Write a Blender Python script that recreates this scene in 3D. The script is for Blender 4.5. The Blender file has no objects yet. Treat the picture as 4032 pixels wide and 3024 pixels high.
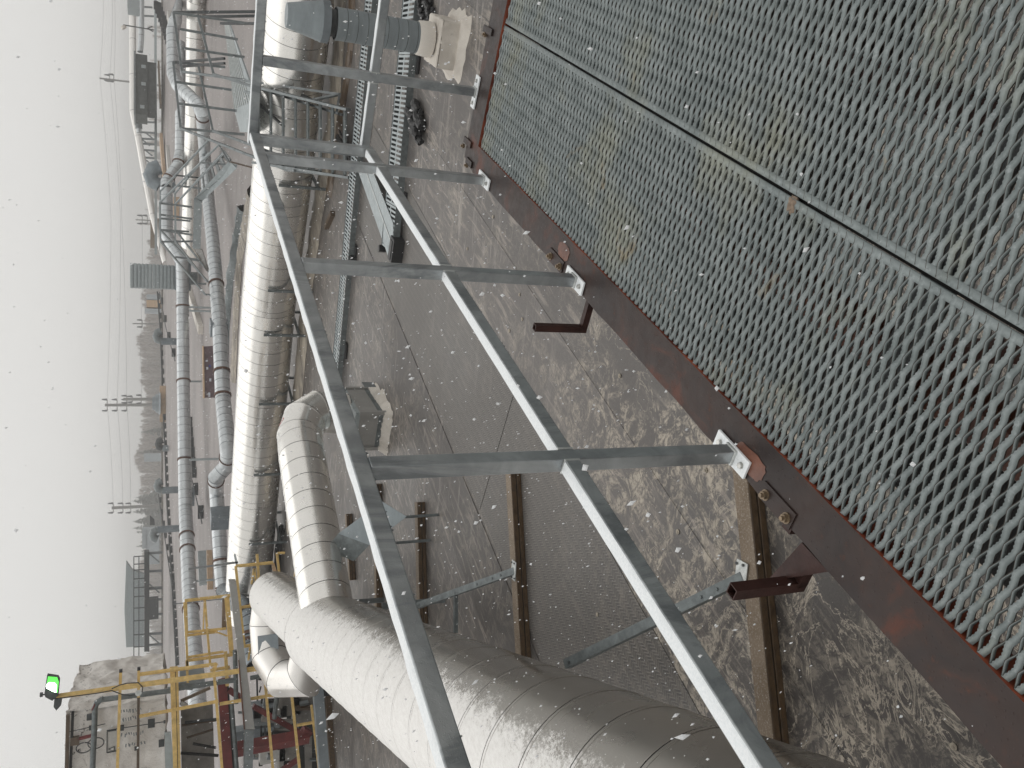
import bpy, bmesh, math, random
from mathutils import Vector, Matrix
import numpy as np
random.seed(7); rng = np.random.default_rng(7)
C = bpy.context.scene
COL = C.collection
R = math.radians

# ------------------------------------------------------------------ camera (the photo is a portrait shot stored on its side)
FPX = 3270.0
PITCH = math.atan(1416 / FPX)
cp, sp = math.cos(PITCH), math.sin(PITCH)
cam_d = bpy.data.cameras.new('camera'); cam = bpy.data.objects.new('camera', cam_d); COL.objects.link(cam)
cam_d.sensor_width = 36; cam_d.lens = FPX / 4032 * 36; cam_d.clip_end = 5000; cam_d.clip_start = 0.05
U = Vector((0, sp, cp)); F = Vector((0, cp, -sp))
cam.matrix_world = Matrix(((-U.x, 1, -F.x, 0), (-U.y, 0, -F.y, 0), (-U.z, 0, -F.z, 0), (0, 0, 0, 1)))
C.camera = cam

# ------------------------------------------------------------------ world, sun, exposure (falling snow under a closed white sky)
SUN_EL, SUN_AZ = R(58), R(-25)
world = bpy.data.worlds.new('World'); C.world = world; world.use_nodes = True
wn = world.node_tree.nodes; wl = world.node_tree.links; wn.clear()
wo = wn.new('ShaderNodeOutputWorld'); wb = wn.new('ShaderNodeBackground'); sky = wn.new('ShaderNodeTexSky')
sky.sky_type = 'NISHITA'; sky.sun_disc = False; sky.sun_elevation = SUN_EL; sky.sun_rotation = SUN_AZ
hs = wn.new('ShaderNodeHueSaturation'); hs.inputs['Saturation'].default_value = 0.1
mx = wn.new('ShaderNodeMix'); mx.data_type = 'RGBA'; mx.inputs[0].default_value = 0.9
mx.inputs[7].default_value = (8.3, 8.2, 7.95, 1)
wl.new(sky.outputs[0], hs.inputs['Color']); wl.new(hs.outputs[0], mx.inputs[6]); wl.new(mx.outputs[2], wb.inputs[0])
wb.inputs[1].default_value = 0.1; wl.new(wb.outputs[0], wo.inputs[0])
sd = bpy.data.lights.new('sun', 'SUN'); so = bpy.data.objects.new('sun', sd); COL.objects.link(so)
sd.energy = .9; sd.angle = R(75); sd.color = (1, .985, .96)
sdir = Vector((math.sin(SUN_AZ) * math.cos(SUN_EL), math.cos(SUN_AZ) * math.cos(SUN_EL), math.sin(SUN_EL)))
so.rotation_euler = sdir.to_track_quat('Z', 'Y').to_euler()
C.view_settings.view_transform = 'Standard'; C.view_settings.look = 'None'
C.view_settings.gamma = 1; C.view_settings.exposure = 0; C.view_settings.use_curve_mapping = False
C.render.engine = 'CYCLES'

# ------------------------------------------------------------------ surveying: sight lines of the photo met with real planes
ZR = -3.9                                   # roof below the eye
def ray(X, Y):
    r = 1512 - Y; d = X - 2016
    return Vector((r, -d * sp + FPX * cp, -d * cp - FPX * sp))
def G(X, Y, z):
    v = ray(X, Y); return v * (z / v.z)
def GY(X, Y, y):
    v = ray(X, Y); return v * (y / v.y)
def roofz(y): return ZR if y < 30 else ZR + .0305 * (y - 30)
def GR(X, Y):
    v = ray(X, Y); k = v.z / v.y
    y = ZR / k if k < -.1299 else min(113.0, (ZR - .0305 * 30) / (k - .0305))
    return v * (y / v.y)
AL = Vector((.533, .846, 0)); AC = Vector((.846, -.533, 0))       # along / across the walkway platform
def S(s, o, z): return AL * s + AC * o + Vector((0, 0, z))
def GO(X, Y, o):                                                # sight line met with the upright plane across = o
    v = ray(X, Y); return v * (o / v.dot(AC))

# ------------------------------------------------------------------ mesh helper
class MB:
    def __init__(s): s.v = []; s.f = []; s.m = []
    def add(s, vs, fs, mi=0):
        b = len(s.v); s.v += [tuple(v) for v in vs]; s.f += [tuple(b + i for i in f) for f in fs]; s.m += [mi] * len(fs); return s
    def box(s, c, d, rz=0, mi=0):
        c = Vector(c); a, b, h = d[0] / 2, d[1] / 2, d[2] / 2; co, si = math.cos(rz), math.sin(rz)
        vs = [c + Vector((x * co - y * si, x * si + y * co, z)) for z in (-h, h) for x, y in ((-a, -b), (a, -b), (a, b), (-a, b))]
        return s.add(vs, [(3, 2, 1, 0), (4, 5, 6, 7), (0, 1, 5, 4), (1, 2, 6, 5), (2, 3, 7, 6), (3, 0, 4, 7)], mi)
    def frame(s, c, ex, ey, ez, mi=0):            # box from centre and three half vectors
        vs = [c + x * ex + y * ey + z * ez for z in (-1, 1) for x, y in ((-1, -1), (1, -1), (1, 1), (-1, 1))]
        return s.add(vs, [(3, 2, 1, 0), (4, 5, 6, 7), (0, 1, 5, 4), (1, 2, 6, 5), (2, 3, 7, 6), (3, 0, 4, 7)], mi)
    def bar(s, p, q, w, h=None, up=(0, 0, 1), mi=0):
        p = Vector(p); q = Vector(q); h = h or w; d = (q - p); L = d.length
        if L < 1e-6: return s
        d /= L; up = Vector(up)
        if abs(d.dot(up)) > .98: up = AL.copy()
        sd_ = d.cross(up).normalized(); u2 = sd_.cross(d)
        return s.frame((p + q) / 2, sd_ * w / 2, u2 * h / 2, d * L / 2, mi) 
    def tube(s, path, r, seg=16, caps=True, r2=None, mi=0, flip=False):
        path = [Vector(p) for p in path]; n = len(path); rs = r if isinstance(r, (list, tuple)) else [r] * n
        rings = []; T0 = (path[1] - path[0]).normalized()
        up = Vector((0, 0, 1)) if abs(T0.z) < .95 else Vector((1, 0, 0))
        a = T0.cross(up).normalized()
        b = len(s.v)
        for i, p in enumerate(path):
            if i == 0: t = T0; k = 1; bis = t
            elif i == n - 1: t = (path[i] - path[i - 1]).normalized(); bis = t
            else:
                t1 = (path[i] - path[i - 1]).normalized(); t2 = (path[i + 1] - path[i]).normalized()
                bis = (t1 + t2).normalized(); t = t1
            a = (a - t * a.dot(t)).normalized(); c = t.cross(a)
            for j in range(seg):
                th = 2 * math.pi * j / seg; o = (a * math.cos(th) + c * math.sin(th)) * rs[i]
                if i not in (0, n - 1): o = o - t * (o.dot(bis) / t.dot(bis))
                s.v.append(tuple(p + o))
            if i not in (0, n - 1):
                t2 = (path[i + 1] - path[i]).normalized(); a = a - t * 0
                q = t.rotation_difference(t2); a = q @ a
        for i in range(n - 1):
            for j in range(seg):
                k = (j + 1) % seg
                s.f.append((b + i * seg + j, b + i * seg + k, b + (i + 1) * seg + k, b + (i + 1) * seg + j)); s.m.append(mi)
        if caps:
            s.f.append(tuple(b + j for j in reversed(range(seg)))); s.m.append(mi)
            s.f.append(tuple(b + (n - 1) * seg + j for j in range(seg))); s.m.append(mi)
        return s
    def cyl(s, c, r, h, seg=12, r2=None, mi=0):
        c = Vector(c); return s.tube([c, c + Vector((0, 0, h))], [r, r if r2 is None else r2], seg, True, mi=mi)
    def build(s, name, mats, parent=None, smooth=False, bevel=0, label=None):
        me = bpy.data.meshes.new(name)
        off = Vector((0, 0, 0)); p = parent
        while p is not None: off += p.location; p = p.parent
        me.from_pydata([tuple(Vector(v) - off) for v in s.v], [], s.f)
        for m in (mats if isinstance(mats, (list, tuple)) else [mats]): me.materials.append(m)
        if any(s.m): me.polygons.foreach_set('material_index', s.m)
        if smooth:
            me.polygons.foreach_set('use_smooth', [True] * len(me.polygons)); me.set_sharp_from_angle(angle=R(35))
        o = bpy.data.objects.new(name, me); COL.objects.link(o); o.parent = parent
        if bevel:
            bm = o.modifiers.new('bevel', 'BEVEL'); bm.width = bevel; bm.segments = 2; bm.limit_method = 'ANGLE'
        if label: o['label'] = label
        return o
def T(name, label, cat, loc, group=None):
    o = bpy.data.objects.new(name, None); COL.objects.link(o); o.location = loc; o.empty_display_size = .1
    o['label'] = label; o['category'] = cat
    if group: o['group'] = group
    return o
def tag(o, label=None, cat=None, group=None, kind=None):
    for k, v in (('label', label), ('category', cat), ('group', group), ('kind', kind)):
        if v: o[k] = v
    return o

# ------------------------------------------------------------------ materials
class NT:
    def __init__(s, name):
        s.m = bpy.data.materials.new(name); s.m.use_nodes = True; s.t = s.m.node_tree
        s.b = s.t.nodes['Principled BSDF']; s.n = s.t.nodes; s.l = s.t.links; s._o = None
    def obj(s):
        if not s._o: s._o = s.n.new('ShaderNodeNewGeometry').outputs['Position']
        return s._o
    def map(s, rot=0, scale=(1, 1, 1)):
        a = s.n.new('ShaderNodeVectorRotate'); a.rotation_type = 'Z_AXIS'; a.inputs['Angle'].default_value = rot; s.l.new(s.obj(), a.inputs[0])
        b = s.n.new('ShaderNodeVectorMath'); b.operation = 'MULTIPLY'; b.inputs[1].default_value = scale; s.l.new(a.outputs[0], b.inputs[0]); return b.outputs[0]
    def noise(s, sc, det=6, rough=.55, vec=None, dist=0, lac=2):
        n = s.n.new('ShaderNodeTexNoise'); n.inputs['Scale'].default_value = sc; n.inputs['Detail'].default_value = det
        n.inputs['Roughness'].default_value = rough; n.inputs['Distortion'].default_value = dist
        s.l.new(vec or s.obj(), n.inputs['Vector']); return n.outputs[0]
    def vor(s, sc, vec=None, feat='F1'):
        n = s.n.new('ShaderNodeTexVoronoi'); n.feature = feat; n.inputs['Scale'].default_value = sc
        s.l.new(vec or s.obj(), n.inputs['Vector']); return n.outputs[0]
    def ramp(s, src, a, b, c0=0., c1=1.):
        n = s.n.new('ShaderNodeMapRange'); n.inputs[1].default_value = a; n.inputs[2].default_value = b
        n.inputs[3].default_value = c0; n.inputs[4].default_value = c1; s.l.new(src, n.inputs[0]); return n.outputs[0]
    def math(s, op, a, b=None, c=None):
        n = s.n.new('ShaderNodeMath'); n.operation = op
        for i, x in enumerate((a, b, c)):
            if x is None: continue
            if isinstance(x, (int, float)): n.inputs[i].default_value = x
            else: s.l.new(x, n.inputs[i])
        return n.outputs[0]
    def mix(s, f, a, b):
        n = s.n.new('ShaderNodeMix'); n.data_type = 'RGBA'
        if isinstance(f, (int, float)): n.inputs[0].default_value = f
        else: s.l.new(f, n.inputs[0])
        for i, x in ((6, a), (7, b)):
            if isinstance(x, tuple): n.inputs[i].default_value = (*x, 1)
            else: s.l.new(x, n.inputs[i])
        return n.outputs[2]
    def sep(s, v=None):
        n = s.n.new('ShaderNodeSeparateXYZ'); s.l.new(v or s.obj(), n.inputs[0]); return n.outputs
    def nz(s):
        g = s.n.new('ShaderNodeNewGeometry'); return s.sep(g.outputs['Normal'])[2]
    def set(s, col=None, rough=None, metal=None, bump=None, bs=.3, bd=.01, coat=None, spec=None):
        for k, x in (('Base Color', col), ('Roughness', rough), ('Metallic', metal), ('Coat Weight', coat), ('Specular IOR Level', spec)):
            if x is None: continue
            if isinstance(x, tuple): s.b.inputs[k].default_value = (*x, 1)
            elif isinstance(x, (int, float)): s.b.inputs[k].default_value = x
            else: s.l.new(x, s.b.inputs[k])
        if bump is not None:
            n = s.n.new('ShaderNodeBump'); n.inputs['Strength'].default_value = bs; n.inputs['Distance'].default_value = bd
            s.l.new(bump, n.inputs['Height']); s.l.new(n.outputs[0], s.b.inputs['Normal'])
        return s.m
M = {}
def simple(name, c, rough=.6, metal=0., var=.25, sc=6., c2=None, bs=.15, streak=None):
    t = NT(name); n = t.noise(sc, 6, .6, t.map(0, streak) if streak else None)
    lo = tuple(x * (1 - var) for x in c); hi = c2 or tuple(min(1, x * (1 + var)) for x in c)
    f = t.noise(sc * 9, 4, .6)
    col = t.mix(t.ramp(n, .35, .68), lo, hi)
    M[name] = t.set(col, t.ramp(f, .3, .7, max(.03, rough - .1), min(1, rough + .12)), metal, f, bs, .004); return M[name]

# wet bitumen roof with dried pale mud smears and water runs
def roof_mat(name, base, mudamt=1.0, herring=False, tone=1.0):
    t = NT(name); base = tuple(x * tone for x in base)
    fine = t.noise(60, 5, .7); big = t.noise(.45, 4, .5)
    v1 = t.map(R(-54), (1.2, 9, 1))           # runs along the sheets
    v2 = t.map(R(14), (1.0, 7, 1))            # runs across, far away
    st1 = t.noise(1.3, 9, .68, v1, .5); st2 = t.noise(1.1, 9, .7, v2, .9)
    sw = t.noise(2.6, 10, .72, None, 2.2); sw2 = t.noise(7.5, 8, .7, None, 3.0)
    yy = t.sep()[1]
    near = t.ramp(yy, 8.5, 5.0)
    col = t.mix(t.ramp(fine, .3, .7), tuple(x * .72 for x in base), tuple(x * 1.3 for x in base))
    col = t.mix(t.ramp(big, .35, .7, 0, .45), col, tuple(x * 1.45 for x in base))
    s1 = t.ramp(st1, .53, .61, 0, .7 * mudamt); s2 = t.ramp(st2, .55, .64, 0, .65 * mudamt)
    col = t.mix(t.math('MULTIPLY', s1, t.ramp(big, .62, .4)), col, (.30, .262, .228))
    col = t.mix(t.math('MULTIPLY', s2, t.ramp(yy, 7, 10)), col, (.29, .262, .24))
    fl = t.noise(.62, 4, .55, None, 1)
    patch = t.math('MULTIPLY', t.ramp(sw, .47, .56), t.ramp(sw2, .40, .56))
    patch = t.math('MULTIPLY', patch, t.ramp(t.math('ADD', fl, t.math('MULTIPLY', near, .12)), .45, .54))
    amt = t.math('MULTIPLY', patch, t.math('MULTIPLY_ADD', near, .66 * mudamt, .24 * mudamt))
    col = t.mix(amt, col, (.50, .44, .36))
    # thin wandering mud veins close by
    vn = t.noise(1.6, 9, .62, None, 1.3)
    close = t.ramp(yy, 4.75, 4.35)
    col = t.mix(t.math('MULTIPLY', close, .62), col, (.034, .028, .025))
    vn2 = t.noise(3.1, 9, .66, t.map(R(-20), (1, 2.2, 1)), 1.6); wv = t.ramp(t.noise(2.2, 3), .42, .62, .004, .03)
    v2_ = t.math('LESS_THAN', t.math('ABSOLUTE', t.math('SUBTRACT', vn2, .5)), wv)
    vein = t.math('MULTIPLY', t.ramp(t.math('ABSOLUTE', t.math('SUBTRACT', vn, .5)), .0, .011, 1, 0), near)
    vein = t.math('MAXIMUM', vein, t.math('MULTIPLY', t.math('MULTIPLY', v2_, close), t.ramp(t.noise(.9, 4), .45, .56)))
    col = t.mix(t.math('MULTIPLY', vein, .75 * mudamt), col, (.50, .44, .36))
    sp_ = t.ramp(t.vor(34), .05, .12, 1, 0)
    spk = t.math('MULTIPLY', sp_, t.ramp(t.noise(5, 3), .52, .6))
    col = t.mix(t.math('MULTIPLY', spk, .5 * mudamt), col, (.5, .46, .4))
    h = t.math('ADD', fine, t.math('MULTIPLY', amt, 1.5))
    if herring:
        p = t.sep(t.map(R(33), (1, 1, 1)))
        u = t.math('FRACT', t.math('MULTIPLY', p[0], 9.0)); zig = t.math('ABSOLUTE', t.math('SUBTRACT', u, .5))
        w = t.math('FRACT', t.math('ADD', t.math('MULTIPLY', p[1], 26.0), t.math('MULTIPLY', zig, 3.0)))
        g = t.math('MULTIPLY', t.ramp(w, .45, .6), t.ramp(t.math('ABSOLUTE', t.math('SUBTRACT', w, .8)), .2, .1))
        col = t.mix(t.math('MULTIPLY', g, .6), col, (.24, .22, .2)); col = t.mix(t.ramp(zig, .03, .0, 0, .5), col, (.04, .037, .035)); col = t.mix(t.ramp(zig, .45, .5, 0, .35), col, (.25, .225, .2))
        h = t.math('ADD', t.math('MULTIPLY', fine, .3), t.math('MULTIPLY', g, 2.0))
    M[name] = t.set(col, t.ramp(big, .35, .65, .42, .62), 0, h, .35, .006); return M[name]
BASE = (.088, .080, .075)
roof_mat('roof_felt', BASE)
roof_mat('roof_felt_dark', BASE, .8, tone=.85)
roof_mat('roof_felt_light', BASE, 1.1, tone=1.18)
roof_mat('ribbed_mat', (.082, .077, .072), .28, True)
t = NT('far_roof'); n1 = t.noise(.12, 6, .6, t.map(0, (1, 3, 1))); n2 = t.noise(1.2, 6, .6)
M['far_roof'] = t.set(t.mix(t.ramp(n1, .35, .65), t.mix(t.ramp(n2, .3, .7), (.17, .15, .145), (.23, .21, .2)), (.29, .26, .25)), .6)

t = NT('galvanised'); n1 = t.noise(9, 6, .6, None, .6); n2 = t.noise(3, 8, .7, t.map(0, (1, 1, .35)), 1.5); n3 = t.noise(120, 3, .6)
c = t.mix(t.ramp(n1, .35, .65), (.30, .32, .332), (.46, .485, .495)); c = t.mix(t.ramp(n2, .5, .6, 0, .65), c, (.15, .165, .175))
drops = t.ramp(t.vor(210), .0, .28, 1, 0)
M['galvanised'] = t.set(c, t.ramp(n2, .35, .65, .30, .48), .72, t.math('ADD', n3, t.math('MULTIPLY', drops, 2)), .22, .0012)
t = NT('railing_snow'); n3 = t.noise(160, 4, .7)
M['railing_snow'] = t.set(t.mix(t.ramp(n3, .3, .7), (.72, .76, .78), (.88, .9, .91)), .75, 0, n3, .6, .002)
t = NT('grating'); n1 = t.noise(14, 6, .6); n2 = t.noise(55, 5, .7); n3 = t.noise(2.2, 5, .6); sp2 = t.noise(5.5, 5, .55, None, .8)
c = t.mix(t.ramp(n1, .35, .65), (.135, .16, .16), (.21, .24, .24)); c = t.mix(t.ramp(n3, .54, .66, 0, .4), c, (.30, .29, .19))
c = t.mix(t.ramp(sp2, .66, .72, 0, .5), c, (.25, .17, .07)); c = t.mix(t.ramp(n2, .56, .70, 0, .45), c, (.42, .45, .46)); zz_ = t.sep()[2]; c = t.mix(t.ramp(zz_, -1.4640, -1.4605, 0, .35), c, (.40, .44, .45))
M['grating'] = t.set(c, t.ramp(n2, .3, .7, .42, .6), .2, n2, .3, .002)
t = NT('red_oxide'); n1 = t.noise(4.2, 9, .62, None, .8); n2 = t.noise(26, 5, .7); n3 = t.noise(1.6, 4, .5); dr = t.vor(75)
c = t.mix(t.ramp(n1, .38, .62), (.027, .020, .019), (.044, .026, .021)); c = t.mix(t.ramp(n1, .55, .66, 0, .8), c, (.095, .026, .013))
c = t.mix(t.ramp(n3, .52, .66, 0, .5), c, (.038, .031, .031)); c = t.mix(t.ramp(n2, .62, .72, 0, .4), c, (.13, .045, .02))
M['red_oxide'] = t.set(c, t.ramp(n2, .35, .7, .3, .5), 0, t.math('ADD', n2, t.ramp(dr, .0, .22, 1.6, 0)), .35, .002, spec=.22)
simple('red_edge', (.19, .035, .016), .5, 0, .5, 9, (.34, .085, .04)); simple('cut_edge', (.05, .042, .034), .8, 0, .4, 60); simple('red_oxide_light', (.050, .024, .019), .4, 0, .4, 14)
simple('rust_patch', (.10, .034, .02), .4, 0, .45, 12, (.17, .06, .032))
simple('bolt_brown', (.19, .14, .09), .4, .4, .3, 60); simple('bolt_zinc', (.5, .5, .48), .35, .8, .2, 60)
simple('brown_tube', (.040, .018, .015), .38, 0, .3, 15)

M['brown_tube'].node_tree.nodes['Principled BSDF'].inputs['Specular IOR Level'].default_value = .18

def cladding(name, c, rough, dirt=.35, snow=False):
    t = NT(name); n1 = t.noise(1.1, 5, .55, None, .4); n2 = t.noise(8, 7, .65); n3 = t.noise(2.5, 8, .7, t.map(0, (1, 1, 4)), .8); z = t.nz()
    col = t.mix(t.ramp(n1, .3, .7), tuple(x * .93 for x in c), c); col = t.mix(t.ramp(n3, .58, .74, 0, dirt), col, tuple(x * .55 for x in (c[0], c[1] * .93, c[2] * .86)))
    rg = t.ramp(n1, .3, .7, rough - .06, rough + .1); met = .88
    if snow:
        g1 = t.noise(75, 5, .85); g2 = t.noise(16, 7, .8, t.map(R(9), (2.2, .8, 1))); g3 = t.noise(4, 5, .6)
        a = t.math('ADD', t.math('MULTIPLY', z, 1.15), t.math('MULTIPLY', t.math('SUBTRACT', g3, .5), .5))
        a = t.math('ADD', a, t.math('MULTIPLY', t.math('SUBTRACT', g2, .5), 1.15)); a = t.math('ADD', a, t.math('MULTIPLY', t.math('SUBTRACT', g1, .5), 1.0))
        # wind packed snow on the upper left flank
        nx = t.sep(t.n.new('ShaderNodeNewGeometry').outputs['Normal'])[0]
        a = t.math('SUBTRACT', a, t.math('MULTIPLY', nx, .5)); a = t.math('ADD', a, t.ramp(t.sep()[1], 3.0, 9.0, 0, .42))
        m = t.ramp(a, .46, .72)
        col = t.mix(m, col, t.mix(t.ramp(g2, .35, .65), (.74, .725, .70), (.88, .87, .85))); rg = t.math('MAXIMUM', rg, t.math('MULTIPLY', m, .8)); met = t.math('MULTIPLY_ADD', m, -.88, .88)
        M[name] = t.set(col, rg, met, t.math('ADD', t.math('MULTIPLY', m, g1), m), .35, .003)
    else: M[name] = t.set(col, rg, met, t.math('ADD', t.math('MULTIPLY', t.noise(2.2, 3, .5), 4), n2), .10, .006)
    return M[name]
cladding('cladding', (.86, .845, .81), .24); cladding('cladding_snow', (.34, .325, .30), .26, .4, True)
cladding('cladding_white', (.92, .90, .87), .42, .15)
simple('spiral_pipe', (.56, .59, .605), .34, .7, .12, 2); simple('spiral_dark', (.22, .25, .27), .45, .5, .2, 2)
simple('flange_rust', (.11, .055, .035), .6, .2, .3, 8); simple('vent_grey', (.25, .285, .30), .42, .35, .12, 2, streak=(1, 1, 5))
simple('steel_grey', (.20, .22, .225), .45, .45, .2, 8); simple('steel_dark', (.055, .06, .062), .5, .2, .3, 8)
simple('strut_zinc', (.155, .175, .178), .5, .45, .25, 12)
simple('yellow_paint', (.66, .46, .17), .5, 0, .2, 9); simple('red_paint', (.15, .022, .02), .45, 0, .35, 3)
simple('black_rubber', (.012, .012, .013), .45, 0, .3, 20); simple('white_dirty', (.55, .54, .51), .7, 0, .15, 4)
simple('cover_sheet', (.36, .40, .41), .5, .45, .12, 7); simple('plate_zinc', (.52, .54, .53), .45, .55, .2, 20)
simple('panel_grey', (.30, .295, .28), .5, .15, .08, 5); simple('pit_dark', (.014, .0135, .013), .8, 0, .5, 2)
simple('concrete', (.24, .225, .205), .85, 0, .3, 3); simple('shed_dark', (.055, .062, .058), .7, 0, .4, 2)
simple('tan_board', (.5, .36, .24), .7, 0, .15, 4); simple('violet_panel', (.16, .11, .12), .6, 0, .2, 3); simple('paper', (.6, .62, .68), .8)
simple('blue_mark', (.08, .09, .3), .7); simple('land', (.2, .19, .18), .9, 0, .3, .05); simple('red_ink', (.42, .02, .015), .6)
simple('far_building', (.4, .43, .45), .8, 0, .1, 1); simple('pole', (.2, .19, .18), .8, 0, .2, 1)
t = NT('timber'); n1 = t.noise(5, 8, .7, t.map(R(6), (.6, 9, 4)), .4); n2 = t.noise(90, 4, .8); n3 = t.noise(2, 5)
c = t.mix(t.ramp(n1, .35, .65), (.045, .028, .015), (.11, .068, .034)); M['timber_wet'] = t.set(c, .35, 0, n1, .3, .004)
c2 = NT('timber_top'); a = c2.noise(70, 4, .8); b = c2.noise(3, 6, .6); cc = c2.mix(c2.ramp(b, .35, .65), (.14, .10, .062), (.21, .16, .112))
M['timber_top'] = c2.set(c2.mix(c2.ramp(a, .52, .64, 0, .8), cc, (.34, .30, .26)), .7, 0, a, .3, .003)
t = NT('mud_kerb'); n1 = t.noise(1.3, 8, .65, t.map(R(14), (.7, 5, 3)), .8); n2 = t.noise(3, 8, .7)
c = t.mix(t.ramp(n1, .38, .62), (.17, .15, .13), (.43, .38, .31)); c = t.mix(t.ramp(n2, .58, .68, 0, .6), c, (.08, .07, .065))
M['mud_kerb'] = t.set(c, .6, 0, n2, .4, .02)
t = NT('foam'); n1 = t.noise(2.6, 8, .65, None, .5); n2 = t.noise(7, 8, .75, None, 1.6)
c = t.mix(t.ramp(n1, .3, .7), (.46, .42, .37), (.66, .62, .56)); c = t.mix(t.ramp(n2, .62, .68, 0, .85), c, (.05, .042, .036))
M['foam'] = t.set(c, .7, 0, n1, .6, .03)
t = NT('foam_wall'); n1 = t.noise(1.6, 8, .65, None, .5); n2 = t.noise(2.4, 9, .72, t.map(0, (1, 1, .45)), 1.8); n3 = t.noise(9, 6, .7, None, 2); z = t.sep()[2]
c = t.mix(t.ramp(n1, .3, .7), (.58, .54, .50), (.86, .83, .79)); c = t.mix(t.ramp(n2, .58, .66, 0, .55), c, (.2, .17, .15))
dk = t.math('MULTIPLY', t.ramp(n3, .57, .64), t.ramp(t.math('ABSOLUTE', t.math('SUBTRACT', z, 1.5)), .15, .5, 1, .12)); c = t.mix(dk, c, (.035, .026, .02))
M['foam_wall'] = t.set(c, .75, 0, t.math('ADD', n1, n2), .8, .06)
simple('disc_tan', (.36, .32, .26), .8, 0, .3, 30); simple('foam_clean', (.68, .64, .58), .6, 0, .08, 3)
simple('bark', (.12, .095, .085), .9, 0, .3, .5); simple('twigs', (.34, .285, .255), .95, 0, .2, .3); simple('needles', (.14, .15, .135), .95, 0, .3, .5)
t = NT('snow'); t.set((.92, .93, .94), .6); tl_ = t.n.new('ShaderNodeBsdfTranslucent'); tl_.inputs[0].default_value = (.92, .93, .94, 1); ms_ = t.n.new('ShaderNodeMixShader'); ms_.inputs[0].default_value = .62
t.l.new(t.b.outputs[0], ms_.inputs[1]); t.l.new(tl_.outputs[0], ms_.inputs[2]); t.l.new(ms_.outputs[0], t.n['Material Output'].inputs[0]); M['snow'] = t.m
t = NT('green_lens'); t.b.inputs['Base Color'].default_value = (.1, .8, .1, 1); t.b.inputs['Emission Color'].default_value = (.16, 1, .12, 1); t.b.inputs['Emission Strength'].default_value = .85; M['green_lens'] = t.m
t = NT('lamp_core'); t.b.inputs['Emission Color'].default_value = (.85, 1, .85, 1); t.b.inputs['Emission Strength'].default_value = 6; M['lamp_core'] = t.m

HAZE = 0.0017

# ================================================================== ground, roof, pit
PIT = (-30.0, -6.9, 19.9, 27.0)
def flat(name, rects, mat, z=None, kind='structure', zf=None, parent=None):
    mb = MB()
    for x0, x1, y0, y1 in rects:
        vs = [(x0, y0), (x1, y0), (x1, y1), (x0, y1)]
        mb.add([(x, y, z if zf is None else zf(y)) for x, y in vs], [(0, 1, 2, 3)])
    o = mb.build(name, mat, parent)
    if kind and parent is None: o['kind'] = kind
    return o
roof = flat('roof', [(-60, 60, -12, PIT[2]), (PIT[1], 60, PIT[2], 30), (-60, PIT[0], PIT[2], 30), (PIT[0], PIT[1], PIT[3], 30)], M['roof_felt'], zf=roofz)
flat('far_roof', [(-140, 160, 30.0, 116)], M['far_roof'], zf=roofz)
flat('land', [(-700, 700, 116, 900)], M['land'], z=-14)
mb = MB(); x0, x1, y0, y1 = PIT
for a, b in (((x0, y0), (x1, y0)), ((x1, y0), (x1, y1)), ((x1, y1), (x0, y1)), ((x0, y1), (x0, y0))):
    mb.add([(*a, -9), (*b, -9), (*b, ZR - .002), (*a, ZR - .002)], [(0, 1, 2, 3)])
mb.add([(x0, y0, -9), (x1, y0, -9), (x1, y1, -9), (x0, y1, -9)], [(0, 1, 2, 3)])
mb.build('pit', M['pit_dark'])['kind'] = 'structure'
mb = MB().box((10, 116.2, -1.3), (300, .4, .5)); mb.build('roof_parapet', M['concrete'])['kind'] = 'structure'
# sheets of roofing, 4 mm each above the last
SD = Vector((.588, .809, 0)); SN = Vector((.809, -.588, 0))
def strip(name, s0, s1, o0, o1, mat, z, parent=None):
    vs = [SD * s0 + SN * o0, SD * s0 + SN * o1, SD * s1 + SN * o1, SD * s1 + SN * o0]
    mb = MB(); top = [v + Vector((0, 0, z)) for v in vs]; bot = [v + Vector((0, 0, z - .0035)) for v in vs]
    mb.add(top + bot, [(0, 1, 2, 3), (0, 4, 5, 1), (1, 5, 6, 2), (2, 6, 7, 3), (3, 7, 4, 0)])
    return mb.build(name, mat, parent)
o = -9.4; k = 0
for w, m in ((1.05, 'roof_felt_light'), (1.06, 'roof_felt_dark')):
    strip('roofing_sheet', -2, 17.2 - k * .8, o, o + w, M[m], ZR + .005 + .004 * (k % 2), roof); o += w - .015; k += 1
for i, (a, b) in enumerate(((-1, 7.15), (7.165, 15.6))):
    strip('ribbed_mat', a, b, -7.22, -5.20, M['ribbed_mat'], ZR + .008, roof)
for i, (o0, m) in enumerate(((-5.17, 'roof_felt_light'), (-4.12, 'roof_felt'), (-3.07, 'roof_felt_light'), (-2.02, 'roof_felt_dark'))):
    strip('roofing_sheet', -3, 14.5, o0 - .02, o0 + 1.045, M[m], ZR + (.004 if i % 2 else .008), roof)
for i, (X, Y) in enumerate(((2669, 2094), (2588, 2275), (2778, 1852), (1941, 854), (2056, 1257), (2005, 1303), (2046, 1160), (2390, 1985), (2352, 2420), (3105, 1580), (2440, 1480), (1840, 980), (3020, 2630), (3755, 2940))):
    p = G(X, Y, ZR + .012); mb = MB().cyl(p, .021, .005, 14).cyl(p + Vector((0, 0, .005)), .009, .005, 8)
    mb.build('fastener_disc', M['disc_tan'], roof, True)

# ================================================================== walkway platform
plat = T('walkway_platform', 'raised walkway floor of galvanised expanded metal mesh in a wet red-brown steel frame', 'walkway', S(1.5, -.4, -1.5))
FI, FO, ZF = -1.032, -1.168, -1.455
SC = 3.812; SE = 3.975; S0 = -.35
def flange(a0, a1, name, label):
    mb = MB()
    mb.add([], [])
    return mb
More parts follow.
